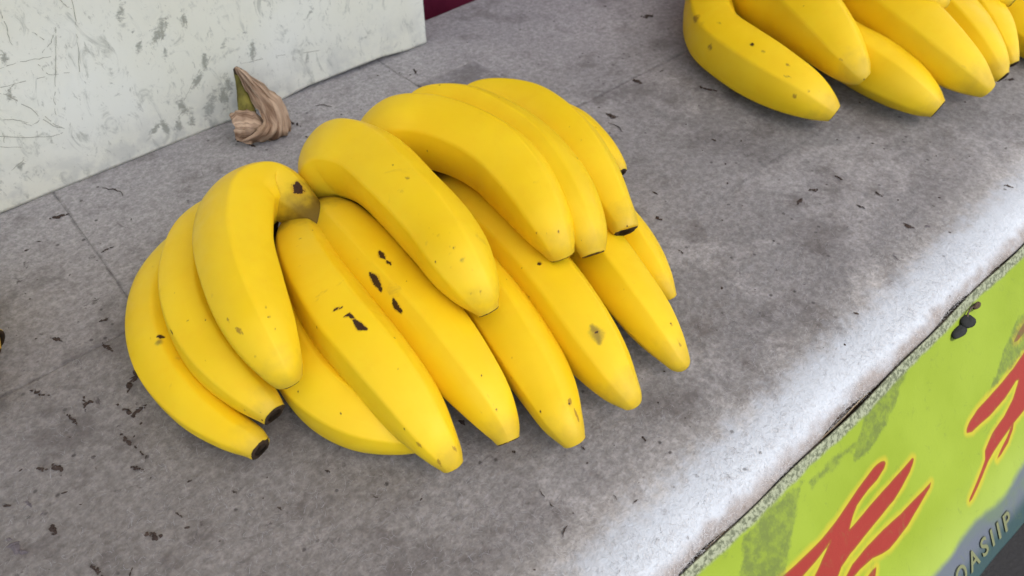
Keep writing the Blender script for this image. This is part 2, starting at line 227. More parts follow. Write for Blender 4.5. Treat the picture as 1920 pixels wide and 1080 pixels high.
STAINS_AND_SHADE = {'HAND_MAIN/R3': [('dark', 0.00191, [(0.1623, 0.3079, 0.0634), (0.16, 0.3018, 0.0627), (0.1599, 0.2987, 0.0625)]), ('dark', 0.00135, [(0.1599, 0.2971, 0.0624), (0.1598, 0.2924, 0.0621)]), ('dark', 0.00241, [(0.1482, 0.2977, 0.0583), (0.1481, 0.2913, 0.0579), (0.1462, 0.2834, 0.0562)]), ('dark', 0.00183, [(0.148, 0.2739, 0.0564), (0.1461, 0.2694, 0.055), (0.146, 0.2633, 0.0544)]), ('dark', 0.00078, [(0.148, 0.2708, 0.0562), (0.1536, 0.2736, 0.0589)]), ('brown', 0.00105, [(0.1596, 0.2766, 0.0608), (0.1596, 0.2766, 0.0608)]), ('dark', 0.00061, [(0.1515, 0.1969, 0.0436), (0.1513, 0.1917, 0.0405)]), ('dark', 0.00061, [(0.1512, 0.1901, 0.0394), (0.1512, 0.1886, 0.0382)]), ('dark', 0.00073, [(0.1512, 0.1871, 0.037)]), ('dark', 0.00065, [(0.1706, 0.2429, 0.0517), (0.1704, 0.2413, 0.0515)]), ('dark', 0.00043, [(0.1567, 0.2049, 0.0483)]), ('dark', 0.00053, [(0.1446, 0.1921, 0.0359)]), ('dark', 0.00056, [(0.1549, 0.2034, 0.0474)]), ('dark', 0.00064, [(0.1546, 0.3194, 0.0619)]), ('dark', 0.00058, [(0.1411, 0.2313, 0.0477)])], 'HAND_MAIN/R2': [('dark', 0.00198, [(0.1186, 0.2671, 0.0651), (0.1185, 0.2607, 0.0644), (0.1204, 0.2574, 0.0644)]), ('dark', 0.00099, [(0.1186, 0.2639, 0.0648), (0.1188, 0.2719, 0.0655), (0.1149, 0.2721, 0.0645)]), ('dark', 0.00088, [(0.1135, 0.2802, 0.0644), (0.1153, 0.2801, 0.0651), (0.1191, 0.2782, 0.0659)]), ('brown', 0.0005, [(0.1031, 0.2878, 0.059), (0.1082, 0.2839, 0.0622), (0.1115, 0.2788, 0.0637)]), ('brown', 0.00096, [(0.1013, 0.2384, 0.0514), (0.1014, 0.2368, 0.0511)]), ('brown', 0.00094, [(0.1118, 0.1876, 0.0314), (0.1119, 0.1849, 0.0264)]), ('brown', 0.00117, [(0.1072, 0.1985, 0.0381), (0.1079, 0.1952, 0.0361)]), ('brown', 0.00094, [(0.121, 0.1864, 0.0342), (0.1219, 0.1843, 0.0309)]), ('dark', 0.00046, [(0.1258, 0.3405, 0.0633)]), ('dark', 0.00039, [(0.1255, 0.2101, 0.0501)]), ('dark', 0.00052, [(0.1025, 0.2812, 0.0586)]), ('dark', 0.00051, [(0.141, 0.3491, 0.0618)]), ('dark', 0.0004, [(0.1196, 0.2283, 0.0586)]), ('dark', 0.00056, [(0.1058, 0.2063, 0.0422)]), ('dark', 0.00062, [(0.1308, 0.3458, 0.0634)]), ('dark', 0.00059, [(0.1179, 0.3235, 0.064)])], 'HAND_MAIN/T1': [('grey', 0.00326, [(0.18, 0.2493, 0.0839), (0.18, 0.2493, 0.0839)]), ('dark', 0.00125, [(0.18, 0.2493, 0.0839), (0.18, 0.2493, 0.0839)]), ('dark', 0.00075, [(0.1757, 0.2603, 0.0866), (0.1757, 0.2603, 0.0866)]), ('brown', 0.00134, [(0.1906, 0.3156, 0.0963), (0.1925, 0.3123, 0.0964)]), ('brown', 0.00082, [(0.1916, 0.3297, 0.0972)]), ('dark', 0.00051, [(0.1841, 0.2658, 0.0906)]), ('dark', 0.0005, [(0.1847, 0.2582, 0.0889)]), ('dark', 0.00052, [(0.1875, 0.2315, 0.0675)]), ('dark', 0.00048, [(0.1767, 0.2483, 0.0819)]), ('dark', 0.00053, [(0.1795, 0.2335, 0.0687)]), ('dark', 0.00058, [(0.1693, 0.2552, 0.0771)]), ('dark', 0.00061, [(0.1829, 0.2367, 0.0745)]), ('dark', 0.00061, [(0.1814, 0.2425, 0.0797)]), ('dark', 0.00051, [(0.1805, 0.255, 0.0868)]), ('dark', 0.00045, [(0.1757, 0.2603, 0.0866)]), ('dark', 0.00053, [(0.1806, 0.2332, 0.069)]), ('dark', 0.00055, [(0.177, 0.2558, 0.0858)]), ('dark', 0.00051, [(0.1776, 0.2727, 0.0895)]), ('dark', 0.00063, [(0.1786, 0.2672, 0.0892)]), ('dark', 0.00041, [(0.1785, 0.2416, 0.0777)]), ('dark', 0.00046, [(0.1789, 0.2374, 0.0736)]), ('dark', 0.0005, [(0.1804, 0.2346, 0.0708)]), ('dark', 0.00059, [(0.1807, 0.257, 0.0876)]), ('dark', 0.00061, [(0.1754, 0.2372, 0.0707)]), ('dark', 0.00054, [(0.1873, 0.2376, 0.0761)]), ('dark', 0.00057, [(0.1734, 0.272, 0.0876)]), ('dark', 0.00057, [(0.18, 0.2887, 0.0916)]), ('dark', 0.00054, [(0.1735, 0.2509, 0.0816)]), ('dark', 0.00046, [(0.1784, 0.2773, 0.0901)]), ('dark', 0.00043, [(0.1792, 0.2594, 0.0878)]), ('dark', 0.00054, [(0.1817, 0.249, 0.0843)]), ('dark', 0.00056, [(0.1789, 0.2689, 0.0895)]), ('dark', 0.00049, [(0.18, 0.2476, 0.0829)]), ('dark', 0.00054, [(0.1742, 0.2427, 0.076)]), ('dark', 0.00045, [(0.2019, 0.3429, 0.0978)]), ('dark', 0.00052, [(0.1701, 0.2604, 0.0809)]), ('dark', 0.00042, [(0.1687, 0.385, 0.0773)])], 'HAND_MAIN/R5': [('grey', 0.00391, [(0.2261, 0.1913, 0.0456), (0.2248, 0.1861, 0.0444), (0.2221, 0.1813, 0.0425)]), ('dark', 0.0013, [(0.2252, 0.1878, 0.0449), (0.2248, 0.1861, 0.0444)]), ('dark', 0.00084, [(0.236, 0.2487, 0.049), (0.2353, 0.2455, 0.049), (0.2338, 0.2475, 0.0483)]), ('dark', 0.00054, [(0.2141, 0.1874, 0.0386)]), ('dark', 0.00058, [(0.2169, 0.2137, 0.0413)])], 'HAND_MAIN/L1': [('dark', 0.00158, [(0.0362, 0.3529, 0.0385), (0.0393, 0.3508, 0.0374)]), ('grey', 0.00209, [(0.0354, 0.3483, 0.0382)]), ('dark', 0.00058, [(0.0533, 0.2617, 0.0217)]), ('dark', 0.00053, [(0.0331, 0.3551, 0.0373)]), ('dark', 0.00039, [(0.0292, 0.3346, 0.0356)])], 'HAND_MAIN/L2': [('dark', 0.00077, [(0.0425, 0.3412, 0.0503), (0.0419, 0.3363, 0.0497)]), ('brown', 0.00073, [(0.0506, 0.2756, 0.0355)]), ('brown', 0.00077, [(0.0523, 0.336, 0.0553), (0.0521, 0.3345, 0.0552)]), ('dark', 0.0005, [(0.0476, 0.3087, 0.0494)]), ('brown', 0.00066, [(0.0555, 0.3581, 0.0571)]), ('dark', 0.00055, [(0.0597, 0.329, 0.0559)]), ('dark', 0.00054, [(0.055, 0.2664, 0.0321)])], 'HAND_MAIN/L3': [('dark', 0.00347, [(0.1518, 0.3823, 0.0729), (0.15, 0.3781, 0.0719), (0.1492, 0.376, 0.0711)]), ('brown', 0.00072, [(0.0685, 0.3135, 0.0819), (0.0708, 0.3096, 0.0843), (0.0675, 0.3056, 0.0806)]), ('brown', 0.0006, [(0.0708, 0.3096, 0.0843), (0.0728, 0.3091, 0.0847)]), ('dark', 0.00071, [(0.0816, 0.2856, 0.0795), (0.0796, 0.284, 0.079)]), ('dark', 0.0006, [(0.0826, 0.2908, 0.0814)]), ('brown', 0.00084, [(0.065, 0.3014, 0.0766), (0.0647, 0.2981, 0.076)]), ('brown', 0.00142, [(0.0653, 0.2927, 0.0762), (0.066, 0.287, 0.0757)]), ('dark', 0.00048, [(0.0825, 0.2992, 0.0838)]), ('dark', 0.00047, [(0.0802, 0.279, 0.0763)]), ('dark', 0.00051, [(0.0653, 0.2759, 0.0687)]), ('dark', 0.00047, [(0.0735, 0.2702, 0.0697)]), ('dark', 0.00047, [(0.1389, 0.3841, 0.077)]), ('dark', 0.00048, [(0.0633, 0.2834, 0.0699)]), ('grey', 0.0115, [(0.1533, 0.3616, 0.048)])], 'HAND_MAIN/T2': [('dark', 0.00082, [(0.2375, 0.2526, 0.0695), (0.2374, 0.2508, 0.0685)]), ('dark', 0.00071, [(0.2591, 0.3015, 0.091)]), ('dark', 0.00062, [(0.2272, 0.3725, 0.0783)]), ('dark', 0.00049, [(0.2406, 0.2465, 0.0708)]), ('dark', 0.00063, [(0.2458, 0.2419, 0.0717)]), ('dark', 0.00069, [(0.2651, 0.321, 0.095)]), ('dark', 0.00066, [(0.2413, 0.2652, 0.0773)]), ('dark', 0.00063, [(0.2442, 0.2874, 0.0803)])], 'HAND_MAIN/R6': [('dark', 0.00109, [(0.2722, 0.1704, 0.0338), (0.2711, 0.1671, 0.0325)]), ('brown', 0.00108, [(0.2676, 0.1592, 0.0288), (0.2668, 0.1555, 0.0266)]), ('dark', 0.00054, [(0.2685, 0.1623, 0.0306), (0.2672, 0.1575, 0.0278)]), ('dark', 0.00056, [(0.2669, 0.204, 0.0378)]), ('dark', 0.00053, [(0.2569, 0.1796, 0.0162)])], 'HAND_MAIN/R4': [('dark', 0.00086, [(0.1842, 0.1653, 0.0352)]), ('brown', 0.00149, [(0.1877, 0.1683, 0.0353), (0.1842, 0.1653, 0.0352)]), ('brown', 0.00099, [(0.1857, 0.1634, 0.0331), (0.1834, 0.1565, 0.0285)]), ('dark', 0.0006, [(0.1725, 0.1886, 0.031)]), ('dark', 0.00047, [(0.1795, 0.2077, 0.0395)]), ('dark', 0.00044, [(0.1946, 0.1877, 0.0411)]), ('dark', 0.00058, [(0.1711, 0.1743, 0.0312)])], 'HAND_MAIN/T3': [('dark', 0.00089, [(0.2999, 0.2825, 0.0762)]), ('dark', 0.00079, [(0.2975, 0.3562, 0.0883)]), ('dark', 0.00054, [(0.2746, 0.2367, 0.0691)]), ('dark', 0.0005, [(0.2935, 0.2614, 0.0709)]), ('dark', 0.00055, [(0.2747, 0.2401, 0.072)])], 'HAND_BACK/S1': [('brown', 0.00378, [(0.5668, 0.3995, 0.0423), (0.563, 0.3902, 0.0437)]), ('brown', 0.00367, [(0.5465, 0.3658, 0.0344), (0.5452, 0.3612, 0.0343)]), ('dark', 0.00126, [(0.567, 0.3964, 0.0438)]), ('dark', 0.00157, [(0.5542, 0.3289, 0.0493), (0.5534, 0.3247, 0.0493)]), ('brown', 0.00155, [(0.5521, 0.3161, 0.0491), (0.5515, 0.3117, 0.049)]), ('brown', 0.00263, [(0.5391, 0.2697, 0.0332), (0.5393, 0.2673, 0.0309)]), ('brown', 0.00149, [(0.5458, 0.2613, 0.037)]), ('brown', 0.00123, [(0.5634, 0.3729, 0.0486), (0.5632, 0.3655, 0.0495)]), ('brown', 0.00152, [(0.552, 0.2922, 0.0482), (0.5518, 0.2856, 0.0474)]), ('brown', 0.00114, [(0.5427, 0.2862, 0.0417), (0.5446, 0.2791, 0.0422)])], 'HAND_BACK/S2': [('brown', 0.00114, [(0.585, 0.2629, 0.0506), (0.5854, 0.2599, 0.0511)]), ('dark', 0.00075, [(0.5901, 0.2393, 0.0409)])], 'HAND_MAIN/T4': [('dark', 0.00055, [(0.2987, 0.233, 0.0514)]), ('dark', 0.00046, [(0.323, 0.3137, 0.0745)]), ('dark', 0.00047, [(0.3096, 0.2864, 0.0694)])], 'HAND_MAIN/R1': [('dark', 0.00056, [(0.0779, 0.2674, 0.0365)]), ('dark', 0.00053, [(0.0878, 0.2403, 0.036)])]}  # big dark and grey marks on the L3 neck also paint its shadow
FLAMES = [[(0.2146, 0.0349), (0.2336, 0.0362), (0.2502, 0.0368), (0.2686, 0.0375), (0.2847, 0.0368), (0.302, 0.0348), (0.3172, 0.0326), (0.3297, 0.0307), (0.334, 0.0308), (0.3378, 0.0317), (0.3405, 0.0333), (0.3409, 0.0351), (0.3383, 0.037), (0.329, 0.0391), (0.3188, 0.0394), (0.3053, 0.0409), (0.2997, 0.0433), (0.2917, 0.048), (0.2993, 0.0486), (0.3161, 0.0487), (0.3378, 0.049), (0.3563, 0.0484), (0.3656, 0.0483), (0.3669, 0.0494), (0.3647, 0.0513), (0.359, 0.0542), (0.3475, 0.0578), (0.3371, 0.06), (0.3206, 0.0605), (0.3009, 0.06), (0.2845, 0.0597), (0.2743, 0.061), (0.2688, 0.0641), (0.2609, 0.0726), (0.2428, 0.0578), (0.2532, 0.0518), (0.2628, 0.0475), (0.2745, 0.0429), (0.258, 0.0447), (0.2452, 0.0454), (0.2272, 0.0452)], [(0.2677, 0.0744), (0.2745, 0.0686), (0.2833, 0.0662), (0.2997, 0.0666), (0.3186, 0.0686), (0.339, 0.072), (0.3588, 0.0727), (0.3744, 0.073), (0.3719, 0.075), (0.3585, 0.0784), (0.3406, 0.082), (0.3252, 0.0822), (0.3167, 0.0816), (0.3093, 0.0792), (0.3003, 0.0751), (0.2874, 0.0732), (0.2805, 0.0733), (0.2723, 0.078)], [(0.2796, 0.084), (0.2908, 0.0815), (0.2966, 0.0813), (0.3005, 0.082), (0.2966, 0.0861), (0.29, 0.0924)], [(0.4265, 0.0695), (0.4281, 0.0674), (0.433, 0.0654), (0.4453, 0.0629), (0.4714, 0.0616), (0.4955, 0.0602), (0.5175, 0.0578), (0.56, 0.0534), (0.5825, 0.0659), (0.534, 0.0945), (0.5039, 0.0908), (0.4898, 0.0911), (0.468, 0.0935), (0.447, 0.0958), (0.4349, 0.0975), (0.4043, 0.1071), (0.4013, 0.1071), (0.4032, 0.1055), (0.4324, 0.0949), (0.4361, 0.0903), (0.4502, 0.0855), (0.4681, 0.0827), (0.4829, 0.0777), (0.4968, 0.07), (0.4935, 0.0688), (0.4745, 0.0724), (0.4542, 0.0738), (0.4319, 0.0721)], [(0.4439, 0.1024), (0.4527, 0.0997), (0.4625, 0.0971), (0.4773, 0.0904), (0.4718, 0.096), (0.462, 0.1005), (0.4511, 0.1022)], [(0.508, 0.0456), (0.5166, 0.0428), (0.5284, 0.0404), (0.5551, 0.0378), (0.5499, 0.046), (0.5247, 0.0465), (0.5122, 0.047)]]
DIRT = [[(0.3152, 0.0168), (0.3411, -0.0065), (0.392, -0.0061), (0.386, 0.0007), (0.3579, 0.0132), (0.3291, 0.0195)], [(0.2082, 0.016), (0.22, 0.0003), (0.2413, -0.0027), (0.2741, 0.0017), (0.2588, 0.0122), (0.2442, 0.0271), (0.2315, 0.0388), (0.1983, 0.0331)], [(0.4617, 0.0593), (0.5023, 0.0398), (0.5492, 0.0292), (0.5319, 0.0567), (0.4811, 0.0583)], [(0.2785, 0.0047), (0.3073, 0.0048), (0.3314, 0.0097), (0.3045, 0.0095), (0.2789, 0.0093)]]
BAND = [(0.2551, 0.1192), (0.3452, 0.1246), (0.3655, 0.1264), (0.4022, 0.122), (0.4245, 0.1268), (0.4421, 0.1264), (0.4739, 0.1231), (0.6515, 0.1174), (1.0793, 0.4159), (0.3714, 0.3964)]
SCRATCHES = [[(0.063, 0.138), (0.0629, 0.1287), (0.0607, 0.116)], [(0.1077, 0.1333), (0.1045, 0.1189), (0.1005, 0.1041), (0.0935, 0.0836)], [(0.0477, 0.1037), (0.0581, 0.1039), (0.0681, 0.1026), (0.0806, 0.1005)], [(0.0912, 0.1193), (0.0872, 0.1087), (0.0777, 0.0874), (0.0713, 0.0727)], [(0.0419, 0.0908), (0.0624, 0.0891), (0.0764, 0.0879), (0.0936, 0.0839)], [(0.0761, 0.1046), (0.0837, 0.11), (0.0902, 0.1177)], [(0.0403, 0.0873), (0.044, 0.0837), (0.0537, 0.0689), (0.06, 0.0526), (0.0677, 0.046)], [(0.041, 0.0849), (0.0484, 0.0882), (0.0507, 0.0902)], [(0.0322, 0.0692), (0.0414, 0.0657), (0.0481, 0.0601)], [(0.0584, 0.0624), (0.0621, 0.0531), (0.0675, 0.0456)], [(0.0273, 0.058), (0.042, 0.05), (0.0584, 0.044), (0.0651, 0.0434)], [(0.0239, 0.0505), (0.0357, 0.0441)], [(0.1569, 0.0332), (0.1671, 0.0438), (0.1772, 0.0543)], [(0.1779, 0.0493), (0.1886, 0.0619)], [(0.0695, 0.0712), (0.0664, 0.059)], [(0.0997, 0.1358), (0.1028, 0.1303), (0.1059, 0.1262)], [(0.0758, 0.1206), (0.0813, 0.1128)], [(0.0546, 0.1115), (0.0513, 0.1119)], [(0.1786, 0.0946), (0.1775, 0.0884)], [(0.2123, 0.046), (0.2436, 0.042), (0.2835, 0.0328)], [(0.0222, 0.0301), (0.0333, 0.0343)], [(0.0706, 0.0984), (0.0733, 0.0891)], [(0.0296, 0.0592), (0.0275, 0.052)], [(0.0435, 0.0621), (0.0487, 0.0571), (0.0552, 0.0593)]]
SMUDGES = [(0.1355, 0.1148, 0.0066, 0.945), (0.157, 0.0931, 0.0097, 1.0), (0.1773, 0.0971, 0.0056, 0.945), (0.1562, 0.0758, 0.0056, 0.81), (0.1832, 0.0592, 0.0066, 1.0), (0.1733, 0.0462, 0.0067, 1.0), (0.1396, 0.0883, 0.0055, 0.945), (0.1548, 0.0266, 0.009, 0.945), (0.1762, 0.0202, 0.0107, 1.0), (0.1895, 0.0249, 0.0107, 1.0), (0.1964, 0.0323, 0.0076, 1.0), (0.1272, 0.0182, 0.0067, 0.945), (0.1358, 0.017, 0.0067, 0.945), (0.1465, 0.0149, 0.0068, 0.945), (0.1581, 0.015, 0.0076, 0.945), (0.1244, 0.0417, 0.0072, 0.675), (0.2241, 0.0539, 0.0069, 0.945), (0.221, 0.0692, 0.0052, 0.675), (0.2479, 0.0802, 0.0053, 0.675), (0.2799, 0.0662, 0.0078, 0.675), (0.2705, 0.0297, 0.0048, 0.945), (0.03, 0.031, 0.0047, 0.81), (0.041, 0.0208, 0.0048, 0.675), (0.1386, 0.0993, 0.0041, 0.675), (0.2015, 0.0666, 0.0052, 0.675), (0.1917, -0.0022, 0.0063, 0.945), (0.2942, 0.0315, 0.0049, 0.54), (0.0541, 0.1105, 0.0037, 1.0), (0.0452, 0.084, 0.0045, 1.0), (0.2056, 0.0967, 0.005, 0.675), (0.3341, 0.0333, 0.0042, 0.54), (0.2304, 0.0867, 0.0037, 0.54), (0.1101, 0.0966, 0.0033, 0.54), (0.1142, 0.0599, 0.0049, 0.54), (0.1735, 0.0031, 0.0078, 0.81)]
HUSK_SHEET = [[(0.1999, 0.5728, 0.0534), (0.2008, 0.5735, 0.0527), (0.1993, 0.5672, 0.056), (0.2002, 0.5681, 0.0553), (0.2008, 0.5681, 0.0551), (0.2005, 0.5654, 0.0563), (0.2032, 0.571, 0.0529), (0.2036, 0.5706, 0.0529), (0.2052, 0.5731, 0.0513)], [(0.1997, 0.5679, 0.0446), (0.2013, 0.5685, 0.044), (0.2016, 0.5654, 0.0456), (0.2016, 0.5617, 0.0476), (0.2043, 0.5652, 0.0454), (0.2045, 0.5622, 0.047), (0.2069, 0.5648, 0.0453), (0.2098, 0.569, 0.0427), (0.2108, 0.5678, 0.0432)], [(0.2009, 0.5653, 0.0344), (0.2016, 0.5606, 0.0366), (0.2047, 0.5622, 0.0348), (0.2052, 0.5571, 0.0372), (0.208, 0.5578, 0.036), (0.2113, 0.5602, 0.0339), (0.2129, 0.5579, 0.0346), (0.2177, 0.5639, 0.0302), (0.2207, 0.565, 0.0287)], [(0.2022, 0.561, 0.0243), (0.2035, 0.5554, 0.0273), (0.206, 0.5533, 0.028), (0.2098, 0.5545, 0.0266), (0.2113, 0.5499, 0.0289), (0.2161, 0.5536, 0.026), (0.2199, 0.5546, 0.0247), (0.2232, 0.5544, 0.0242), (0.2293, 0.5611, 0.0194)], [(0.2012, 0.5503, 0.0198), (0.2047, 0.5515, 0.0183), (0.2056, 0.5456, 0.0215), (0.2085, 0.5454, 0.021), (0.2121, 0.5466, 0.0195), (0.2139, 0.5433, 0.021), (0.2191, 0.5486, 0.0169), (0.2226, 0.5493, 0.0158), (0.2262, 0.5505, 0.0143)], [(0.2002, 0.5447, 0.0143), (0.2016, 0.541, 0.0158), (0.2048, 0.5422, 0.014), (0.2054, 0.5367, 0.0168), (0.2089, 0.5385, 0.0147), (0.2121, 0.5397, 0.0129), (0.2143, 0.5379, 0.0131), (0.2196, 0.5442, 0.0079), (0.2225, 0.5444, 0.0068)], [(0.1918, 0.5372, 0.014), (0.1939, 0.5337, 0.0149), (0.1956, 0.5293, 0.0164), (0.1998, 0.5317, 0.0133), (0.2017, 0.5277, 0.0145), (0.2057, 0.5293, 0.0119), (0.2105, 0.5327, 0.008), (0.2134, 0.5311, 0.0076), (0.2195, 0.5375, 0.0016)], [(0.1787, 0.5447, 0.0077), (0.1825, 0.5409, 0.0079), (0.188, 0.5422, 0.0047), (0.1912, 0.5367, 0.0061), (0.197, 0.5383, 0.0025), (0.2027, 0.5397, -0.0009), (0.2073, 0.5378, -0.0021), (0.2152, 0.5441, -0.009), (0.2208, 0.5443, -0.0118)]]
HUSK_FLAP = [[(0.1794, 0.556, 0.0268), (0.1854, 0.5552, 0.0281), (0.1919, 0.5548, 0.0266), (0.1985, 0.555, 0.0222), (0.2034, 0.5556, 0.0137), (0.2072, 0.5564, 0.0032), (0.217, 0.557, -0.0035), (0.2278, 0.5572, -0.0084)], [(0.1775, 0.5502, 0.0268), (0.1836, 0.5505, 0.027), (0.1903, 0.5512, 0.0246), (0.1971, 0.552, 0.02), (0.2024, 0.5525, 0.0122), (0.2065, 0.5525, 0.0033), (0.2154, 0.552, -0.0021), (0.2251, 0.5512, -0.0061)], [(0.1767, 0.5474, 0.025), (0.1826, 0.5482, 0.0244), (0.1891, 0.5486, 0.022), (0.1955, 0.5484, 0.0182), (0.2008, 0.5478, 0.0119), (0.2052, 0.547, 0.0045), (0.2136, 0.5464, -0.0003), (0.2228, 0.5462, -0.0045)], [(0.1762, 0.5457, 0.0225), (0.1814, 0.5455, 0.0221), (0.1874, 0.5447, 0.0202), (0.1936, 0.5439, 0.0171), (0.1992, 0.5434, 0.0113), (0.2047, 0.5434, 0.0044), (0.213, 0.544, -0.0006), (0.2219, 0.5448, -0.0053)], [(0.1754, 0.543, 0.0206), (0.1801, 0.5422, 0.0201), (0.1861, 0.5418, 0.0179), (0.1926, 0.542, 0.0143), (0.199, 0.5426, 0.0084), (0.2055, 0.5434, 0.0018), (0.2135, 0.544, -0.0027), (0.2214, 0.5442, -0.0067)], [(0.1749, 0.5414, 0.018), (0.1797, 0.5417, 0.0164), (0.1859, 0.5424, 0.0132), (0.1927, 0.5432, 0.0093), (0.1995, 0.5437, 0.0042), (0.2064, 0.5437, -0.0009), (0.2135, 0.5432, -0.0041), (0.2204, 0.5423, -0.0072)], [(0.1754, 0.5429, 0.0134), (0.1801, 0.5436, 0.0109), (0.1862, 0.544, 0.0077), (0.1926, 0.5439, 0.0046), (0.1995, 0.5433, 0.001), (0.2067, 0.5424, -0.0026), (0.2134, 0.5418, -0.0052), (0.2199, 0.5417, -0.0085)], [(0.1752, 0.5421, 0.0101), (0.1792, 0.5418, 0.008), (0.1848, 0.5411, 0.0053), (0.191, 0.5403, 0.0029), (0.1983, 0.5398, -0.0002), (0.2065, 0.5398, -0.0034), (0.2132, 0.5403, -0.0062), (0.2194, 0.5412, -0.01)]]
HUSK_STALK = [(0.202, 0.577, 0.0479, 0.0022), (0.2014, 0.575, 0.0407, 0.0031), (0.2003, 0.571, 0.0321, 0.0048), (0.1983, 0.566, 0.0236, 0.0066), (0.1951, 0.56, 0.0176, 0.0071), (0.1914, 0.553, 0.0139, 0.0062)]
